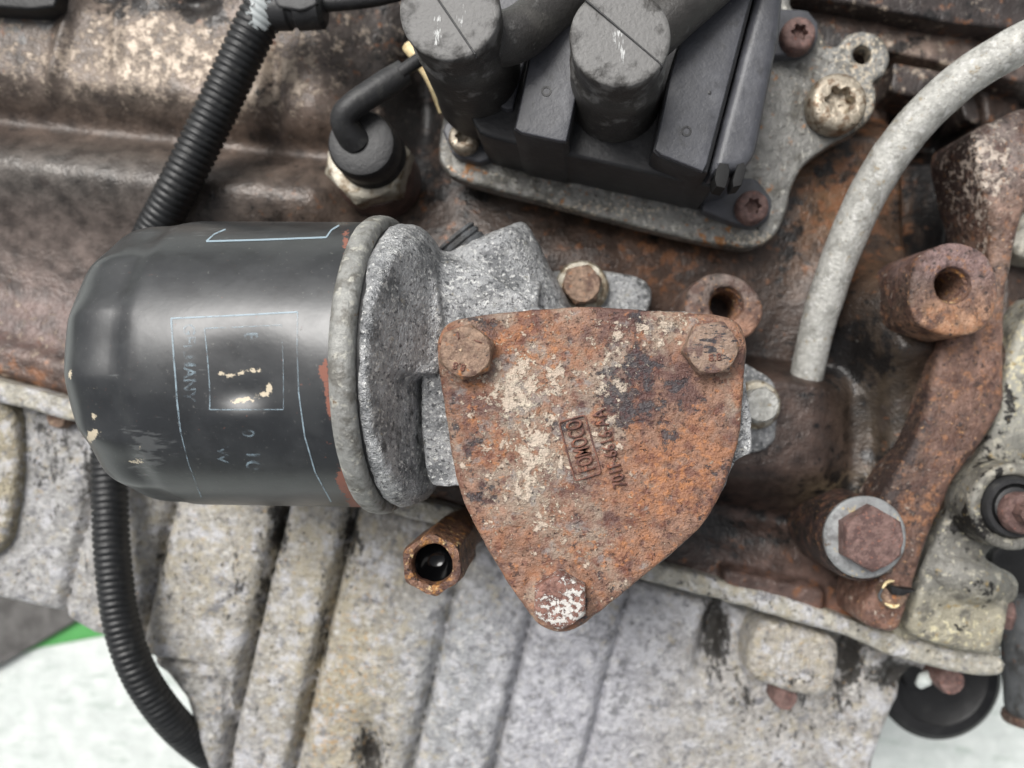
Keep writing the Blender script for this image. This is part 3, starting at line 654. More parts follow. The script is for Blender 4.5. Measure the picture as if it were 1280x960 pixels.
lug = [(942, 790), (965, 778), (1020, 790), (1048, 806), (1046, 850), (1030, 872), (985, 866), (945, 850), (936, 830)]
lg = obj('lug', rough(plate(spline(pxs(lug, -322), True, 5), -322, -440, 16, 6, draft=6), 2.5, 20, 4), M['sump'], pan, C=spots_c((172, 166, 156), []), W=spots_w([(1000, 850, 60, 14, 1, 0.15), (980, 820, 60, 60, 0, 0.1)]))
obj('lug_bolt', rough(hexhead(P(982, 873, -345)[:2], -400, -345, 40, 0.3), 1, 10), M['torx_rust'], pan, label='small rusty bolt end below the cast lug')
obj('flange_bolt', rough(hexhead(P(70, 522, -345)[:2], -400, -345, 34, 0.5), 1.5, 10), M['rust_bolt'], pan, label='small rusty bolt head under the flange beside the filter')
lf = [(-60, 500), (8, 508), (20, 560), (14, 640), (-4, 690), (-60, 690)]
obj('side_rib', rough(plate(spline(pxs(lf, -350), True, 5), -350, -450, 12, 7), 2.5, 22, 5), M['sump'], pan, C=spots_c((150, 142, 122), []), W=spots_w([(10, 560, 30, 60, 0, 0.3)]))

# ================================================================== TIMING CASE (right)
tcv = thing('timing_case', 'grimy cast aluminium timing case along the right edge', 'timing case', P(1220, 700, -450))
to = [(1330, 380), (1282, 400), (1262, 455), (1248, 520), (1212, 590), (1172, 670), (1148, 740), (1136, 775), (1140, 795), (1190, 812), (1245, 818), (1258, 790), (1262, 742), (1236, 706), (1238, 692), (1290, 650), (1330, 640)]
seal = P(1268, 634, -190)
body = cat_(plate(spline(pxs(to, -255), True, 5), -255, -430, 10, 10, bot=True),
            lathe([(70, -200), (66, 0), (48, 0.1), (48, -30), (2, -30)], seal, n=56),
            tube([P(1150, 700, -290), P(1205, 722, -272), P(1258, 735, -290)], [34, 42, 26], n=20),
            plate(spline(pxs([(1128, 782), (1190, 798), (1246, 806), (1248, 826), (1185, 818), (1120, 800)], -300), True, 5), -300, -430, 6, 10, bot=True))
body = rough(remesh(body, 4.2, 5), 2.0, 24, 21)
obj('housing', body, M['timing'], tcv, smooth=None, C=spots_c((122, 121, 115), [(1190, 640, 40, 50, (128, 126, 120)), (1200, 780, 70, 24, (160, 154, 134)), (1270, 440, 30, 60, (176, 174, 162)), (1220, 660, 30, 24, (80, 78, 70)), (1230, 590, 30, 24, (150, 146, 134))]),
    W=spots_w([(1270, 450, 30, 60, 0, 0.25), (1190, 790, 60, 16, 0, 0.25), (1215, 655, 34, 20, 1, 0.38), (1185, 560, 20, 40, 1, 0.2), (1230, 740, 14, 14, 1, 0.35), (1240, 560, 20, 40, 1, 0.25), (1262, 500, 14, 30, 1, 0.2)]))
obj('gasket', plate(spline(pxs([(1118, 800), (1185, 818), (1250, 827), (1249, 833), (1185, 826), (1114, 806)], -315), True, 5), -315, -400, 2, 6), M['tube'], tcv)
obj('upper_lug', rough(remesh(cat_(plate(spline(pxs([(1270, 275), (1300, 262), (1330, 270), (1330, 325), (1272, 318)], -290), True, 6), -290, -420, 8, 8, bot=True)), 4, 3), 2, 18), M['timing'], tcv, smooth=None, C=spots_c((186, 182, 170), []), W=spots_w([]))
obj('side_bolt', rough(lathe([(26, -60), (26, 0), (22, 4), (2, 4)], P(1262, 768, -330), (1, -0.1, 0.25), n=6), 1.5, 10), M['torx_rust'], tcv)
obj('lower_bolt', rough(hexhead(P(1190, 852, -345)[:2], -400, -345, 44, 0.1), 1.5, 10), M['torx_rust'], tcv, label='small rusty bolt head under the corner of the case')

# round seal with rusty bolt
sl = thing('rubber_mount', 'black rubber bush with rusty bolt set in the case at the right edge', 'rubber mount', P(1268, 634, -230))
sz = seal
obj('rubber_ring', lathe([(47, -30), (47, -2), (43, 4), (36, 4), (34, -6), (31, -8), (30, 2), (26, 4), (2, 4)], sz, n=56), M['rubber'], sl)
obj('bolt_head', rough(lathe([(31, 0), (31, 12), (28, 18), (14, 20), (2, 20)], P(1272, 640, -186), n=40), 1.4, 10), M['torx_rust'], sl)
obj('bolt_stud', rough(lathe([(15, 0), (15, 26), (11, 30), (1, 30)], P(1276, 640, -168), n=6), 1.0, 8), M['torx_rust'], sl)

# pulley, round grey housing below
pu = thing('pulley', 'black pulley rim half hidden behind the oil pan at lower right', 'pulley', P(1180, 850, -640))
obj('pulley_rim', lathe([(118, -70), (124, -60), (124, -10), (112, 0), (92, 1), (86, -3), (50, -4), (5, -4)], P(1176, 848, -540), n=72), M['black'], pu)
obj('hub', lathe([(40, -30), (38, 10), (30, 14), (4, 14)], P(1150, 838, -540), n=32), M['black'], pu)
al = thing('cylindrical_housing', 'dark grey round housing cut off by the lower right corner', 'housing', P(1280, 850, -470))
obj('body', lathe([(70, 0), (70, -190), (66, -204), (60, -206)], P(1302, 745, -400), (0, 1, -0.12), n=48), M['greymetal'], al)
obj('end_rim', lathe([(62, 0), (74, 0), (76, 6), (74, 14), (60, 14), (58, 4)], P(1302, 745, -400) + np.array([0, -214, 25]), (0, 1, -0.12), n=48), M['flange_rust'], al, C=np.tile(c_(104, 86, 74), (288, 1)), W=np.full((288, 3), 0.4))
obj('dark_void_plate', rough(plate(spline(pxs([(1240, 690), (1300, 660), (1340, 690), (1340, 800), (1262, 800), (1252, 740)], -430), True, 5), -430, -560, 8, 12), 1, 20), M['black'], al)  # black plate standing in for the unlit gap beside the case

# ================================================================== OIL FILTER
FR = 192.0
fa = np.array([-1.0, 0.012, -0.03]); fa /= np.linalg.norm(fa)
f0 = np.array([-243.0, CY - 458 + 4.0, -92.0])
fu, fv, _ = frame(fa)
FL = 374.0
def filt_prof(h):
    # radius along the can
    R = np.full_like(h, FR)
    e0 = FL - 92
    t = np.clip((h - e0) / (FL - e0), 0, 1)
    R = np.where(h > e0, FR - 3 - 92 * (1 - np.sqrt(np.clip(1 - t ** 2.7, 0, 1))), R)
    R = R - 3 * sstep(e0 - 26, e0, h) * (h <= e0)
    return R
DENT = None
def filt_disp(Pt):
    px, py = proj(Pt)
    front = Pt[:, 2] > f0[2] - 20
    d = -7 * np.exp(-((px - 296) / 60) ** 2 - ((py - 462) / 50) ** 2) - 3.5 * np.exp(-((px - 306) / 26) ** 2 - ((py - 492) / 16) ** 2)
    d += 4 * np.exp(-((px - 296) / 40) ** 2 - ((py - 522) / 16) ** 2) - 5 * np.exp(-((px - 120) / 26) ** 2 - ((py - 540) / 40) ** 2)
    return d * front
def filt_surface(h, th, off=0.0):
    R = filt_prof(h)
    fl_ = sstep(FL - 128, FL - 84, h) * (1 - sstep(FL - 30, FL - 6, h))
    ph = (th * 15 / (2 * math.pi) + 0.3) % 1.0
    R = R - fl_ * 3.8 * (0.5 + 0.5 * np.cos((ph - 0.5) * 2 * math.pi)) ** 0.7
    def pos(r): return f0 + np.outer(h, fa) + (r * np.cos(th))[:, None] * fu + (r * np.sin(th))[:, None] * fv
    p = pos(R)
    return pos(R + filt_disp(p) + off)
flt = thing('oil_filter', 'dented black spin-on oil filter lying horizontally on the left', 'oil filter', f0 + fa * 190 + np.array([0, 0, -200]))
hs_ = np.r_[np.linspace(12, FL - 100, 130), FL - 92 + 92 * np.sin(np.linspace(0.0, 1, 44) * math.pi / 2)]
nth = 420; ths = np.linspace(0, 2 * math.pi, nth, endpoint=False)
H, T = np.meshgrid(hs_, ths, indexing='ij')
V = filt_surface(H.ravel(), T.ravel()); F = []
for k in range(len(hs_) - 1):
    for i in range(nth):
        j = (i + 1) % nth; F.append((k * nth + i, k * nth + j, (k + 1) * nth + j, (k + 1) * nth + i))
n0 = len(V); k0 = (len(hs_) - 1) * nth
rl = V[k0:k0 + nth]; ctr = rl.mean(0)
inn = [ctr + (rl - ctr) * s_ + fa * b_ for s_, b_ in ((0.9, 3), (0.6, 7), (0.25, 9), (0.02, 9.5))]
V = np.vstack([V] + inn)
for q in range(4):
    a = k0 if q == 0 else n0 + (q - 1) * nth; b = n0 + q * nth
    for i in range(nth):
        j = (i + 1) % nth; F.append((a + i, a + j, b + j, b + i))
fw = spots_w([
    (288, 470, 10, 3, 0, 0.7), (302, 466, 5, 3, 0, 0.8), (318, 463, 10, 3, 0, 0.8), (294, 502, 8, 3, 0, 0.72), (310, 499, 12, 4, 0, 0.72), (330, 492, 8, 4, 0, 0.72), (337, 484, 4, 6, 0, 0.8), (276, 466, 5, 3, 0, 0.6),
    (117, 520, 4, 5, 0, 0.8), (113, 546, 5, 8, 0, 0.8), (120, 541, 5, 5, 0, 0.8), (88, 468, 3, 8, 0, 0.6), (172, 577, 12, 3, 0, 0.5), (118, 486, 5, 3, 0, 0.5), (170, 565, 14, 14, 0, 0.15),
    (407, 470, 4, 24, 2, 0.42), (412, 505, 5, 24, 2, 0.46), (402, 462, 5, 8, 2, 0.5), (426, 598, 6, 12, 2, 0.55), (436, 612, 8, 12, 2, 0.6), (445, 630, 8, 10, 2, 0.6), (432, 300, 5, 20, 2, 0.4),
    (175, 560, 26, 36, 1, 0.28), (200, 560, 30, 40, 1, 0.15), (240, 290, 120, 14, 1, 0.15)], base=0.40)
obj('canister', (V, F), M['filter'], flt, smooth=None, W=fw)
ringp = [(FR + 1, 29), (FR + 5, 27), (FR + 8, 22), (FR + 9, 15), (FR + 8, 7), (FR + 5, 2), (FR - 2, 0), (FR - 20, 0)]
obj('seaming_ring', rough(lathe(ringp, f0, fa, n=220, cap0=False, cap1=False), 0.9, 24), M['alu_edge'], flt, smooth=None)
obj('gasket', lathe([(FR - 22, 4), (FR - 7, 3), (FR - 6, -4), (FR - 22, -5)], f0, fa, n=160), M['rubber'], flt)
# worn print on the can
def filt_hit(px, py):
    o = np.array([0, 0, D]); d = P(px, py, 0) - o
    d /= np.linalg.norm(d); w = o - f0
    dp = d - fa * d.dot(fa); wp = w - fa * w.dot(fa)
    a = dp.dot(dp); b = 2 * dp.dot(wp); c = wp.dot(wp) - FR ** 2
    q = max(b * b - 4 * a * c, 0); t = (-b - math.sqrt(q)) / (2 * a); p = w + d * t
    return p.dot(fa), math.atan2(p.dot(fv), p.dot(fu))
def on_can(pts, off=0.5):
    ht = np.array([filt_hit(x, y) for x, y in pts]); return filt_surface(ht[:, 0], ht[:, 1], off)
def strip(pts, w):
    p = resample(np.asarray(pts, float), 4, False); t = np.gradient(p, axis=0); t /= np.linalg.norm(t, axis=1, keepdims=True)
    nrm = np.stack([-t[:, 1], t[:, 0]], 1) * w / 2
    V = on_can(np.vstack([p + nrm, p - nrm])); n = len(p)
    return V, [(i, i + n, i + n + 1, i + 1) for i in range(n - 1)]
def label_text(s, x0, y0, size):
    V, F = text_mesh(s, size)
    return on_can([(x0 + v[1], y0 + v[0]) for v in V]), F
lines = [([(214, 398), (293, 394), (372, 390)], 2.2, 0.62), ([(214, 398), (217, 450), (221, 500), (226, 540)], 2.4, 0.5), ([(226, 540), (236, 580), (252, 622)], 1.8, 0.42),
         ([(372, 390), (371, 440), (373, 490)], 2.0, 0.45), ([(373, 490), (381, 545), (394, 590), (414, 627)], 2.0, 0.58),
         ([(255, 410), (352, 406)], 1.6, 0.44), ([(255, 410), (258, 460), (262, 512)], 1.8, 0.46), ([(352, 406), (353, 460), (354, 511)], 1.4, 0.42), ([(262, 512), (354, 512)], 1.6, 0.44),
         ([(258, 302), (330, 300), (408, 297)], 2.6, 0.8), ([(408, 297), (414, 288), (424, 282)], 2.4, 0.75), ([(258, 302), (268, 293), (282, 287)], 2.2, 0.6)]
parts = []; ws = []
for pts, w, k in lines:
    vf = strip(pts, w * 0.85); parts.append(vf); ws += [k] * len(vf[0])
for i0, i1, nm in ((0, 5, 'printed_border'), (5, 9, 'printed_square'), (9, 12, 'printed_corner')):
    vf = cat_(*parts[i0:i1]); wv = np.concatenate([np.full(len(p_[0]), l_[2]) for p_, l_ in zip(parts[i0:i1], lines[i0:i1])])
    obj(nm, vf, M['print'], flt, smooth=None, W=np.repeat(wv[:, None], 3, 1))
parts = []; ws = []
for s_, x, y, sz_, k in (('GERMANY', 229, 404, 21, 0.40), ('B', 304, 414, 25, 0.42), ('0', 304, 536, 21, 0.42), ('10', 308, 562, 26, 0.40), ('W', 272, 558, 20, 0.38)):
    vf = label_text(s_, x, y, sz_); parts.append(vf); ws += [k] * len(vf[0])
obj('printed_lettering', cat_(*parts), M['print'], flt, smooth=None, W=np.repeat(np.array(ws)[:, None], 3, 1))

# ================================================================== OIL PUMP HOUSING
cov = [(546, 440), (548, 424), (557, 407), (576, 398), (620, 391), (690, 385), (740, 383), (800, 387), (860, 390), (905, 395), (922, 402), (931, 415), (934, 440), (930, 490), (926, 540), (919, 570), (908, 605), (885, 648), (850, 685), (800, 725), (762, 757), (735, 777), (715, 788), (695, 790), (675, 782), (660, 765), (635, 730), (605, 680), (580, 630), (566, 580), (557, 520), (549, 470)]
pump = thing('oil_pump_housing', 'rough grey cast aluminium oil pump body between filter and rusty cover', 'oil pump', P(600, 450, -320))
ax = -fa
dpr = resample(np.array([(10, 2), (FR - 4, 2), (FR - 1, 14), (FR - 6, 34), (FR - 18, 46), (FR - 40, 58), (FR - 70, 66), (96, 72), (60, 76), (4, 77)], float), 6, False)
disc = lathe([tuple(q) for q in dpr], f0, ax, n=220)
def cut_front(V):
    h = (V - f0).dot(ax); z = V[:, 2]
    up = np.interp(h, [4, 16, 32, 60, 80], [112, 92, 46, -16, -26]); dn = np.interp(h, [4, 18, 30, 46, 62, 80], [112, 84, 30, -50, -120, -150])
    t = sstep(CY - 475, CY - 466, V[:, 1]); V = V.copy(); V[:, 2] = np.minimum(z, t * up + (1 - t) * dn); return V
disc = (cut_front(disc[0]), disc[1])
pz = -24
pb = pxs([(528, 462), (546, 440), (548, 424), (576, 400), (690, 392), (800, 394), (905, 404), (926, 420), (930, 470), (940, 520), (941, 566), (922, 574), (908, 600), (885, 640), (850, 676), (800, 716), (735, 765), (700, 776), (670, 756), (640, 716), (600, 640), (574, 606), (558, 609), (540, 606), (532, 592), (529, 560), (526, 510)], pz)
spc = P(655, 415, -185); spa = P(604, 296, -150) - spc
spl = np.linalg.norm(spa)
spout = lathe([(80, -20), (76, 40), (68, spl - 14), (62, spl - 4), (52, spl), (4, spl + 1)], spc, spa, n=56)
neck = tube([f0 + ax * 40 + np.array([0, 62, -20]), P(560, 395, -135), P(660, 420, -150)], [96, 84, 84], n=32)
nk = plate(rounded(pxs([(462, 330), (500, 300), (545, 312), (600, 330), (700, 400), (700, 462), (560, 470), (474, 470)], -20), 5), -20, -210, 6, 8, bot=True,
           zfun=lambda V: np.interp(CX + V[:, 0] / sc(-20), [462, 480, 500, 524, 548, 700], [100, 76, 40, 8, -14, -20]) - 60 * np.clip((V[:, 1] - (CY - 372)) / 80.0, 0, 1) ** 2)
low = tube([P(505, 560, -150), P(560, 575, -170), P(640, 600, -180)], [60, 66, 90], n=28)
rib = plate(rounded(pxs([(474, 455), (560, 455), (560, 470), (474, 470)], -34), 3), -34, -200, 4, 7, bot=True)
bodyvf = cat_(disc, spout, neck, nk, plate(rounded(pxs(cov, -60), 6), -60, -170, 5, 12, bot=True))
bodyvf = remesh(bodyvf, 3.6, 3)
bodyvf = rough(bodyvf, 2.6, 22, 31); bodyvf = rough(bodyvf, 1.0, 7, 35, 2)
obj('cast_body', bodyvf, M['alu'], pump, smooth=None, W=spots_w([(510, 560, 24, 50, 1, 0.14), (470, 330, 20, 30, 1, -0.2), (610, 330, 60, 60, 1, -0.3), (540, 400, 60, 40, 1, -0.2)]))
obj('cover_flange', rough(rough(plate(rounded(pb, 5), pz, -95, 4, 5, draft=1, bot=True), 2.0, 22, 41), 1.2, 8, 43), M['alu'], pump, W=spots_w([(540, 540, 40, 90, 1, -0.2)]))
obj('web', rough(plate(rounded(pxs([(476, 456), (548, 456), (548, 467), (476, 468)], -10), 3), -10, -90, 3, 5, bot=True, zfun=lambda V: np.interp(CX + V[:, 0] / sc(-10), [474, 490, 510, 530, 550], [84, 58, 30, 8, -6])), 1.2, 10), M['alu'], pump, W=spots_w([(510, 460, 90, 60, 1, -0.3)]))
plc = spc + spa / spl * (spl * 0.99) + np.array([-64, -6, -6])
pa_ = np.array([-0.62, 0.75, 0.2])
obj('plug', lathe([(34, -40), (34, 0), (31, 3), (34, 6), (34, 10), (31, 13), (34, 16), (30, 20), (16, 21), (2, 21)], P(579, 308, -150), pa_, n=40), M['greymetal'], pump)
mf = [(655, 352), (690, 338), (760, 338), (806, 350), (816, 372), (812, 410), (900, 440), (945, 462), (968, 480), (972, 530), (964, 556), (926, 566), (700, 560), (640, 440)]
obj('mounting_flange', rough(plate(spline(pxs(mf, -245), True, 6), -245, -335, 8, 8, draft=4), 2.4, 20, 3), M['alu'], pump, W=spots_w([(800, 360, 40, 30, 1, 0.1)]))
def flange_bolt(px, py, z, r, mat, nm='flange_bolt', lab=None):
    c = P(px, py, z); 
    b = obj(nm, rough(hexhead(c[:2], z + 6, z + 46, r * 1.32, 0.25), 1.2, 8, int(px)), M[mat], pump, label=lab)
    obj('washer', rough(lathe([(r, -2), (r, 7), (r * 0.92, 11), (r * 0.5, 12)], c, n=44), 0.8, 12), M['nickel'], b)
flange_bolt(727, 360, -240, 42, 'rust_bolt', lab='dirty flanged bolt just above the rusty cover')
flange_bolt(944, 506, -235, 38, 'tube', lab='pale flanged bolt just right of the rusty cover')

# ================================================================== PUMP COVER
pc = thing('pump_cover', 'heavily rusted shield shaped cover plate held by three bolts', 'cover', P(735, 560, -20))
co = spline(pxs(cov, 0), True, 6)
def cov_z(V):
    px, py = proj(V); z = 1.6 * vnoise(V, 34, 2, 3) + 0.7 * vnoise(V, 9, 7, 2)
    for bx, by in ((582, 440), (890, 435), (700, 752)):
        d = np.hypot(px - bx, py - by); z += 4.0 * (1 - sstep(38, 50, d)) - 3.0 * np.exp(-((d - 44) / 7) ** 2)
    return z
cw = spots_w([
    (650, 450, 40, 40, 0, 0.16), (640, 500, 50, 50, 0, 0.22), (690, 490, 50, 40, 0, 0.18), (770, 460, 30, 40, 0, 0.22), (800, 410, 60, 20, 0, 0.14), (850, 400, 40, 14, 0, 0.12), (660, 590, 50, 50, 0, 0.2), (690, 640, 60, 50, 0, 0.14), (680, 560, 30, 30, 0, 0.16), (760, 540, 20, 30, 0, 0.2), (835, 420, 20, 26, 0, 0.15),
    (850, 560, 60, 70, 0, -0.15), (880, 650, 50, 40, 0, -0.2), (860, 480, 40, 40, 0, -0.2), (700, 720, 60, 30, 0, -0.1),
    (770, 505, 36, 40, 1, 0.34), (800, 455, 22, 40, 1, 0.30), (850, 490, 30, 44, 1, 0.18), (905, 620, 30, 40, 1, 0.12), (740, 745, 40, 30, 1, 0.14), (570, 470, 14, 60, 1, 0.16), (600, 400, 40, 10, 1, 0.14), (790, 400, 40, 12, 1, 0.25), (612, 620, 26, 18, 1, 0.26), (700, 545, 20, 30, 1, 0.18), (710, 425, 16, 10, 1, 0.16), (835, 545, 12, 20, 1, 0.2), (850, 410, 40, 12, 1, 0.14), (590, 560, 12, 30, 1, 0.1), (720, 660, 20, 14, 1, 0.1),
    (660, 420, 50, 26, 2, 0.22), (620, 440, 24, 20, 2, 0.2), (690, 460, 40, 30, 2, 0.16), (590, 500, 16, 40, 2, 0.14), (620, 560, 30, 30, 2, 0.16), (850, 575, 60, 50, 2, 0.18), (850, 480, 34, 40, 2, -0.2), (830, 620, 50, 40, 2, 0.18), (780, 690, 40, 30, 2, 0.14), (720, 690, 40, 30, 2, 0.12), (880, 500, 30, 40, 2, 0.1), (700, 380, 200, 12, 2, -0.2), (640, 730, 20, 40, 2, 0.1)], base=0.46)
obj('plate', rough(plate(co, 0, -24, 7, 4.0, zfun=cov_z, draft=1.5), 1.1, 16, 5), M['cover'], pc, smooth=None, W=cw)
def cover_bolt(px, py, mat, ph, W=None, lab=None):
    c = P(px, py, 24)
    obj('hex_bolt', rough(hexhead(c[:2], 2, 27, 62, ph, 0.0), 0.9, 9, int(px)), M[mat], pc, W=W, label=lab)
cover_bolt(582, 440, 'rust_bolt', 0.35, lab='orange rusted hex bolt head beside the pump casting')
cover_bolt(890, 435, 'rust_bolt_dark', 0.1, W=spots_w([(890, 430, 16, 16, 1, 0.25)]), lab='rusty hex bolt head with black smears')
cover_bolt(700, 752, 'rust_bolt_white', 0.52, W=spots_w([(700, 765, 26, 14, 0, 0.25), (712, 745, 10, 20, 0, 0.2), (690, 735, 16, 10, 0, -0.3)]), lab='rusty hex bolt head with flaking white paint at the cover tip')
for (tx, ty, r0, s_) in ((583, 456, 2.9, '8.8'), (572, 424, 0.2, 'I'), (601, 430, 1.2, 'I'), (886, 452, 0.1, '8.8')):
    tv, tf = text_mesh(s_, 13); o_ = P(tx, ty, 27); x_, y_ = tv[:, 0], tv[:, 1]
    n_ = len(tv); tw = np.stack([o_[0] + x_ * math.cos(r0) - y_ * math.sin(r0), o_[1] + x_ * math.sin(r0) + y_ * math.cos(r0), np.full(n_, 27.0)], 1)
    obj('grade_mark', (np.vstack([tw - [0, 0, 2], tw + [0, 0, 1.3]]), [tuple(i + n_ for i in f) for f in tf] + [(f[i], f[(i + 1) % len(f)], f[(i + 1) % len(f)] + n_, f[i] + n_) for f in tf for i in range(len(f))]), M['stamp'], pc, smooth=None)
# raised casting letters: lie on the plate, reading upwards
ang = math.radians(106)
ca, sa = math.cos(ang), math.sin(ang)
def raised(VF, z0, z1):
    V, F = VF; n = len(V); top = np.c_[V[:, :2], np.full(n, z1)]; bt = np.c_[V[:, :2], np.full(n, z0)]
    from collections import Counter
    ec = Counter(); 
    for f in F:
        for i in range(len(f)): ec[tuple(sorted((f[i], f[(i + 1) % len(f)])))] += 1
    G = [tuple(f) for f in F]
    for f in F:
        for i in range(len(f)):
            a, b = f[i], f[(i + 1) % len(f)]
            if ec[tuple(sorted((a, b)))] == 1: G.append((a, a + n, b + n, b))
    return np.vstack([top, bt]), G
def cov_text(s, px, py, size, sx=1.0):
    V, F = text_mesh(s, size); o = P(px, py, 0); x, y = V[:, 0] * sx, V[:, 1]
    W_ = np.stack([o[0] + x * ca - y * sa, o[1] + x * sa + y * ca, np.zeros(len(V))], 1)
    return raised((W_, F), -3, 4.2)
obj('cast_lettering', cat_(cov_text('FOMOCO', 744, 586, 30, 0.50)), M['stamp'], pc, smooth=None, label='raised maker name cast inside a box on the cover')
obj('cast_number', cat_(cov_text('701F-6616-AA', 783, 607, 24, 0.71)), M['stamp'], pc, smooth=None, label='raised part number cast beside the boxed name')
bx = [(697, 527), (732, 517), (753, 592), (718, 603)]
fr_ = []
b_ = resample(rounded(pxs(bx, 0), 5), 3); 
o1 = inset(b_ if area2(b_) > 0 else b_[::-1], 0); o2 = inset(o1, 2.6); n = len(o1)
fr_v = np.vstack([np.c_[o1, np.full(n, -3)], np.c_[inset(o1, 0.5), np.full(n, 3.0)], np.c_[inset(o1, 2.1), np.full(n, 3.0)], np.c_[o2, np.full(n, -3)]])
fr_f = [(k * n + i, k * n + (i + 1) % n, (k + 1) * n + (i + 1) % n, (k + 1) * n + i) for k in range(3) for i in range(n)]
obj('cast_box', (fr_v, fr_f), M['stamp'], pc, smooth=None)

# ================================================================== HOLLOW HEX FITTING
hx = thing('hex_fitting', 'oily rusted hollow hexagonal pipe fitting sticking out below the cover', 'pipe fitting', P(540, 707, -420))
hc_ = P(540, 706, -45); af = 72 * sc(-45); rb = 25 * sc(-45)
hr = lambda k: (lambda th: hexr(th, af, 0.62) * k)
fit = polar(hc_, [(hr(1.0), -190), (hr(1.0), -120), (hr(1.0), -60), (lambda th: np.minimum(hexr(th, af, 0.62), af * 0.56), -50), (lambda th: np.minimum(hexr(th, af, 0.62), af * 0.53) * 0.97, -45), (rb * 1.18, -45), (rb * 1.06, -47), (rb, -52), (rb * 0.98, -80), (rb * 0.96, -110)], 96)
fit = (fit[0], fit[1][:-1])
obj('hex_end', rough(fit, 2.0, 12, 4), M['hexpipe'], hx)
obj('shank', rough(lathe([(af * 0.46, -390), (af * 0.46, -186), (af * 0.3, -185)], (hc_[0], hc_[1], 0), n=40), 2.5, 16), M['hexpipe'], hx)
oilp = [(rb * 0.99, -60), (rb * 0.94, -64), (rb * 0.84, -70), (rb * 0.7, -76), (rb * 0.5, -82), (rb * 0.3, -85), (0.5, -86)]
obj('oil_pool', rough(polar((hc_[0], hc_[1]), oilp, 48), 2.0, 26, 9, 1), M['oil'], hx, smooth=None, label='glossy black oil filling the bore')

# ================================================================== WASHER BOLT, STUB, CLIP
wb = thing('washer_bolt', 'brown hex bolt on a wide pale zinc washer at right', 'bolt', P(1079, 676, -192))
w0 = P(1082, 672, -176)
obj('washer', rough(lathe([(60, -12), (61, -3), (58, 0), (40, 1), (20, 1)], w0, n=64), 0.7, 22), M['washer'], wb)
obj('hex_head', rough(hexhead(P(1093, 675, -146)[:2], -178, -146, 84, 0.52), 1.2, 12, 3), M['torx_rust'], wb)
sb = thing('broken_stub', 'small broken pipe stub with rusty core and cream rim below the washer bolt', 'stub', P(1122, 742, -260))
s0 = P(1116, 742, -190)
th0 = np.linspace(0.9, 5.6, 20)
ringpath = np.array([s0 + np.array([20 * math.cos(a), 18 * math.sin(a), 4 * math.sin(3 * a)]) for a in th0])
obj('upper_rim', rough(tube(ringpath[2:8], [1.5, 3.2, 1.5], n=10, step=4), 1.2, 8), M['cream'], sb)
obj('side_rim', rough(tube(ringpath[7:13], [1.5, 2.4, 1.5], n=10, step=4), 1.2, 8), M['greymetal'], sb)
obj('lower_rim', rough(tube(ringpath[13:18], [1.5, 3.2, 1.5], n=10, step=4), 1.2, 8), M['cream'], sb)
obj('core', rough(lathe([(20, -70), (19, -6), (14, 0), (3, 3)], s0 + np.array([4, -6, 0]), n=24), 3.0, 10), M['rust_bolt'], sb)
obj('shard', rough(plate(pxs([(1112, 731), (1126, 736), (1146, 738), (1130, 745), (1116, 744)], -176), -176, -196, 2, 4), 1, 6), M['black'], sb)
wc = thing('white_clip', 'small white plastic clip peeking out below the sump flange', 'clip', P(1155, 850, -400))
obj('clip_body', tube([P(1149, 856, -390), P(1155, 850, -384), P(1163, 843, -390)], [8, 13, 9], n=16, step=4), M['sheet'], wc)
pl_ = thing('small_pin', 'small pale pin end in the dark pocket above the threaded boss', 'pin', P(1196, 271, -400))
obj('pin_body', rough(lathe([(14, 0), (14, 34), (11, 38), (1, 38)], P(1188, 271, -330), (1, 0.05, 0.5), n=24), 0.8, 8), M['washer'], pl_)
nt_ = thing('small_rivet', 'tiny pale rivet on the block beside the front flange', 'rivet', P(1170, 465, -330))
obj('rivet_head', rough(lathe([(9, -8), (9, 0), (6, 4), (1, 5)], P(1170, 466, -300), n=20), 1, 6), M['tube'], nt_)

# ================================================================== DIPSTICK TUBE
tb = thing('metal_tube', 'pale grey curved metal tube running up to the top right corner', 'tube', P(1010, 470, -320))
tp = [P(996, 520, -330), P(1008, 470, -300), P(1024, 400, -270), P(1052, 316, -240), P(1090, 232, -210), P(1140, 160, -180), P(1200, 102, -150), P(1270, 58, -125), P(1340, 26, -100)]
obj('tube_wall', rough(tube(tp, [26, 27, 28, 29, 29, 28, 28], n=36, step=6), 1.0, 30, 3), M['tube'], tb)

# ================================================================== COIL PACK
brk = thing('coil_bracket', 'dirty zinc mounting plate with a pierced ear under the coil', 'bracket', P(900, 250, -300))
bo = [(553, 150), (548, 190), (556, 212), (585, 228), (700, 258), (840, 294), (905, 307), (942, 309), (968, 294), (983, 264), (990, 236), (1006, 206), (1038, 182), (1074, 162), (1092, 140), (1096, 114), (1092, 102), (1106, 92), (1113, 70), (1104, 48), (1082, 38), (1060, 43), (1046, 57), (1032, 52), (1018, 26), (988, 6), (970, -60), (640, -140), (600, -60), (572, 60)]
h1 = P(1078, 68, -262)
obj('plate', rough(plate(spline(pxs(bo, -262), True, 5), -262, -292, 6, 6, [(h1[0], h1[1], 15)], draft=0), 1.0, 24, 2), M['bracket'], brk,
    W=spots_w([(1080, 60, 40, 40, 0, 0.25), (1080, 140, 24, 50, 0, 0.3), (945, 300, 40, 12, 0, 0.3), (700, 262, 160, 10, 0, 0.25), (900, 295, 30, 14, 2, 0.35), (590, 215, 30, 14, 2, 0.3), (940, 200, 60, 60, 0, -0.25)]))
obj('large_torx_bolt', rough(torxhead(P(1050, 125, -222)[:2], -258, -222, 46, 20, 20), 0.9, 14), M['torx_tan'], brk, label='large dirty silver star socket bolt in the plate ear')
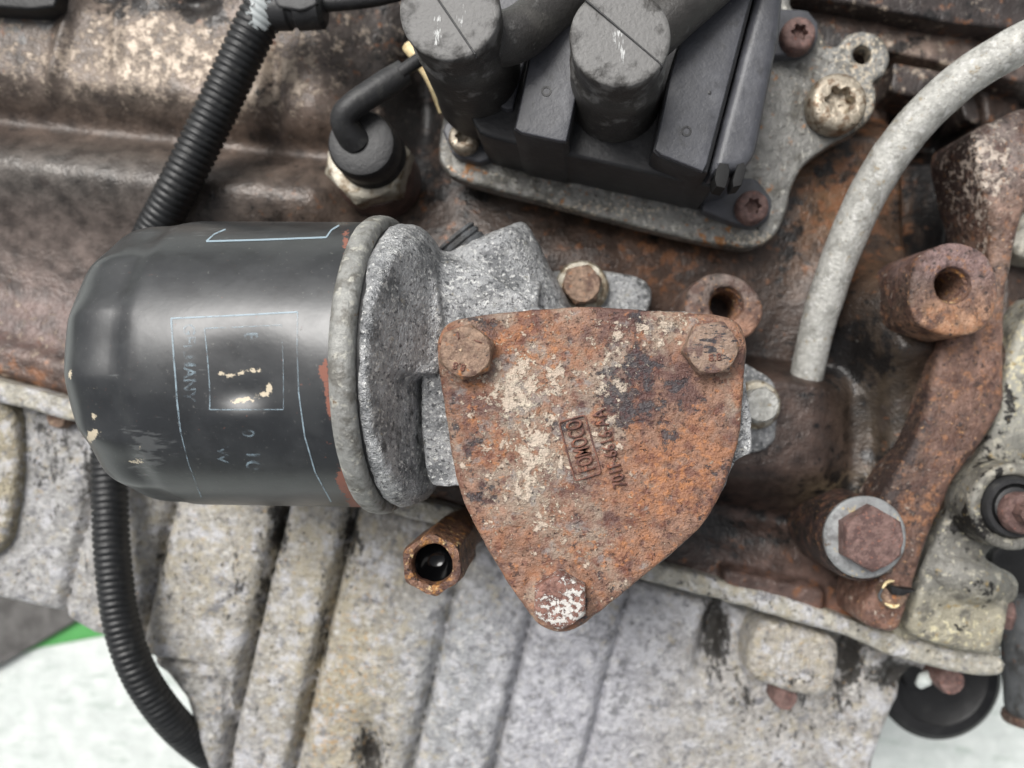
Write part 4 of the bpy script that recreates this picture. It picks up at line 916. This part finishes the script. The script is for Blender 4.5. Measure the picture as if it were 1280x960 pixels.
cp = thing('coil_pack', 'dark grey plastic ignition coil pack bolted to the bracket', 'ignition coil', P(770, 120, -262))
e1 = np.array([0.963, 0.27]); e2 = np.array([0.27, -0.963])
def cq(pts, z): return pxs(pts, z)
zb_, zt_ = -258, -62
# casing (lower tray) and raised slabs on it
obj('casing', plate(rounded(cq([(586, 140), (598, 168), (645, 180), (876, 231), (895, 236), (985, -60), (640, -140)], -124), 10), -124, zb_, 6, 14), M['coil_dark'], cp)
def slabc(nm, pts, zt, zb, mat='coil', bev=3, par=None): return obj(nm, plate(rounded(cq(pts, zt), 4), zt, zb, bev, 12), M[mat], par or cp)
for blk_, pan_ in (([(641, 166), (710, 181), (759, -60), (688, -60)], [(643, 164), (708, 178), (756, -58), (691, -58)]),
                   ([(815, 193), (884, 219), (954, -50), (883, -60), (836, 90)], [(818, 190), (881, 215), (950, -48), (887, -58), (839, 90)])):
    bk = slabc('core_block', blk_, -66, zb_, 'coil_dark')  # same plastic as the top, coloured darker to carry the walls' shade
    slabc('lit_top_panel', pan_, -59, -68, 'coil', 2, bk)  # thin lighter plate gives the slab its lit top
for mx_, my_, mr_ in ((683, 114, 7), (858, 164, 7), (887, 116, 2.2)):
    obj('mould_mark', lathe([(mr_ * 0.55, -2), (mr_ * 0.62, 0.9), (mr_, 0.9), (mr_ * 1.08, -2)], P(mx_, my_, -59), n=24, cap0=False, cap1=False) if mr_ > 3 else lathe([(mr_, -2), (mr_, 1.2), (0.3, 1.4)], P(mx_, my_, -59), n=16), M['coil_dark'], cp)
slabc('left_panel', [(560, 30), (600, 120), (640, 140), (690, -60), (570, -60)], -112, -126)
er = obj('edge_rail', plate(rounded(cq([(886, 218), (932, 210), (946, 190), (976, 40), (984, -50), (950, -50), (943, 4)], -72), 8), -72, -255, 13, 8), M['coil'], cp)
for q in ([(892, 232), (897, 203), (914, 205), (908, 236)], [(913, 234), (924, 200), (935, 205), (927, 233)]):
    slabc('connector_socket', q, -70, -110, 'void', 1, er)
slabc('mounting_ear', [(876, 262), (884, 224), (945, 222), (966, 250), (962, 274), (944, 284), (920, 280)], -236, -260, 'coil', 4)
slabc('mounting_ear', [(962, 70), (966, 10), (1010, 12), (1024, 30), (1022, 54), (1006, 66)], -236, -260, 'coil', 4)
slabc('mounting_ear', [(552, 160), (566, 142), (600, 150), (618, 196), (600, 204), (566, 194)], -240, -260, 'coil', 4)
def torx(px, py, r, mat, lab):
    z = -212; c = P(px, py, z)
    obj('torx_screw', rough(torxhead(c[:2], -240, z, r * sc(z), r * 0.42 * sc(z), 14), 0.8, 9, int(px)), M[mat], cp, label=lab)
torx(942, 257, 21, 'torx_rust', 'brown rusted star socket screw in the lower right ear')
torx(1000, 40, 22, 'torx_rust', 'brown rusted star socket screw in the upper right ear')
torx(578, 170, 19, 'torx_tan', 'pale dirty star socket screw in the lower left ear')

# plug lead boots
def lead(px, py, base, cable, lab, smear, line):
    t = thing('spark_plug_lead', lab, 'spark plug lead', P(*base, -180), 'ignition lead boots on the coil')
    zt = 55; c = P(px, py, zt); r = 63 * sc(zt)
    b = P(base[0], base[1], -205); axv = c - b; L_ = np.linalg.norm(axv)
    V, F = lathe([(r * 1.16, 0), (r * 1.19, 14), (r * 1.14, 26), (r * 1.12, 40), (r * 1.03, L_ - 98), (r * 1.03, L_ - 62), (r * 0.985, L_ - 58), (r * 0.97, L_ - 46), (r * 0.975, L_ - 30), (r * 0.98, L_ - 22), (r * 1.0, L_ - 18), (r * 1.01, L_ - 5), (r * 1.0, L_ - 1.2), (r * 0.975, L_ + 0.2), (r * 0.9, L_ + 0.6), (r * 0.7, L_ + 0.8), (r * 0.5, L_ + 0.9), (r * 0.3, L_ + 1), (r * 0.1, L_ + 1)], b, axv, n=96)
    V2 = V.copy()
    lab_w = spots_w(smear + [(px, py, 70, 70, 1, 0.55)], base=0.2)  # lighter boot top: sky sheen painted into the rubber colour
    bo_ = obj('boot', (V, F), M['boot'], t, smooth=40, W=lab_w)
    # moulding seam over the top and down the wall
    p0, p1 = [P(x, y, zt + 1.4) for x, y in line]
    seam = [p0, (p0 + p1) / 2, p1]
    wall = b + (p1 - c) * 1.14 + axv / L_ * 20
    obj('seam', tube([p0, (p0 * 0.66 + p1 * 0.34), (p0 * 0.34 + p1 * 0.66), p1], 1.3, n=8, step=8), M['rubber'], bo_)
    obj('wall_seam', tube([p1 - axv / L_ * 6, b * 0.5 + p1 * 0.5 + (p1 - c) * 0.05 - axv * 0.0, wall], 1.6, n=8, step=8), M['rubber'], bo_)
    cab = [c - axv / L_ * 74] + [P(x, y, z) for x, y, z in cable]
    obj('cable_sleeve', tube(cab, [34, 33, 31, 30], n=32, step=8), M['boot'], t, W=spots_w([], base=0.2))
lead(562, 12, (606, 118), [(640, 46, -20), (690, 8, -44), (760, -50, -50)], 'fat black rubber plug lead boot nearest the sender, twin bright scratches on top', [(548, 30, 5, 30, 0, 0.54), (576, 20, 6, 26, 0, 0.54), (545, 48, 5, 12, 0, 0.3), (585, 2, 4, 12, 0, 0.3)], [(520, -42), (594, 68)])
lead(775, 46, (767, 148), [(838, 22, -20), (884, -16, -30), (960, -80, -40)], 'fat black rubber plug lead boot in the middle of the coil, one bright scratch', [(770, 42, 6, 12, 0, 0.54), (778, 62, 5, 24, 0, 0.56), (786, 82, 4, 12, 0, 0.35)], [(730, -2), (828, 82)])

# ================================================================== OIL PRESSURE SENDER
sn = thing('pressure_switch', 'black capped oil pressure switch with a tarnished hex collar', 'pressure switch', P(455, 215, -340))
n0_ = P(456, 196, -262)
obj('thread_boss', rough(lathe([(66, -90), (64, -40), (58, -24), (30, -22)], n0_ + np.array([6, -16, 0]), n=48), 2, 18), M['block'], sn, C=np.tile(c_(86, 62, 54), (192, 1)), W=np.full((192, 3), 0.3))
obj('hex_collar', rough(hexhead(P(457, 200, -250)[:2], -292, -250, 122, 0.25), 0.9, 20), M['nickel'], sn)
cpz = P(450, 176, -190)
obj('cap', lathe([(54, -66), (54, -56), (50, -50), (50, -44), (53, -38), (52, -10), (48, -2), (42, 0), (24, 1), (4, 1)], P(451, 178, -190), n=56), M['rubber'], sn)
bt = [P(446, 178, -200), P(434, 162, -182), P(430, 146, -170), P(444, 130, -166), P(478, 108, -172), P(506, 90, -178)]
obj('elbow_boot', tube(bt, [24, 20, 18.5, 19, 20, 18], n=28, step=6), M['rubber'], sn)
obj('wire', tube([P(500, 92, -166), P(530, 70, -176), P(570, 40, -200), P(620, 10, -220)], 10, n=16, step=8), M['rubber'], sn)
cw_ = thing('cream_wire', 'short cream wire showing beside the rubber boot above the bracket', 'wire', P(530, 90, -250))
obj('wire_body', tube([P(510, 58, -235), P(526, 78, -230), P(542, 104, -235), P(556, 140, -245)], 10, n=16, step=6), M['cream'], cw_)

# ================================================================== CONDUIT AND CONNECTOR
cd = thing('corrugated_conduit', 'black corrugated plastic conduit passing behind the oil filter', 'conduit', P(140, 640, -420))
cpth = [P(342, -6, -215), P(322, 28, -222), P(290, 96, -232), P(258, 164, -242), P(222, 236, -252), P(185, 310, -285), P(158, 390, -320), P(142, 470, -330), P(137, 560, -320), P(138, 640, -310), P(142, 710, -305), P(153, 784, -308), P(176, 846, -322), P(214, 900, -360), P(256, 938, -430), P(300, 966, -500)]
obj('hose', tube(cpth, [31, 31, 30.5, 30, 29, 28, 27.5, 27.5, 27.5, 28, 28], n=28, step=2.0, ridge=(10.5, 3.8)), M['conduit'], cd, smooth=None, W=spots_w([(330, 16, 26, 30, 0, 0.55)], base=0.35))
ck = thing('cable_connector', 'black cable connector joined to the conduit at the top edge', 'connector', P(380, 10, -260))
obj('sleeve', lathe([(22, -10), (28, -6), (29, 20), (25, 24), (25, 30), (30, 34), (30, 70), (22, 76)], P(344, 14, -220), (1, 0.06, 0), n=32), M['rubber'], ck)
obj('cable', tube([P(392, 6, -222), P(430, 3, -230), P(470, -2, -240), P(520, -14, -250)], 12, n=16, step=8), M['rubber'], ck)
obj('clamp_tab', plate(rounded(pxs([(338, -20), (392, -20), (398, 6), (376, 14), (344, 8)], -190), 6), -190, -230, 4, 8), M['rubber'], ck)
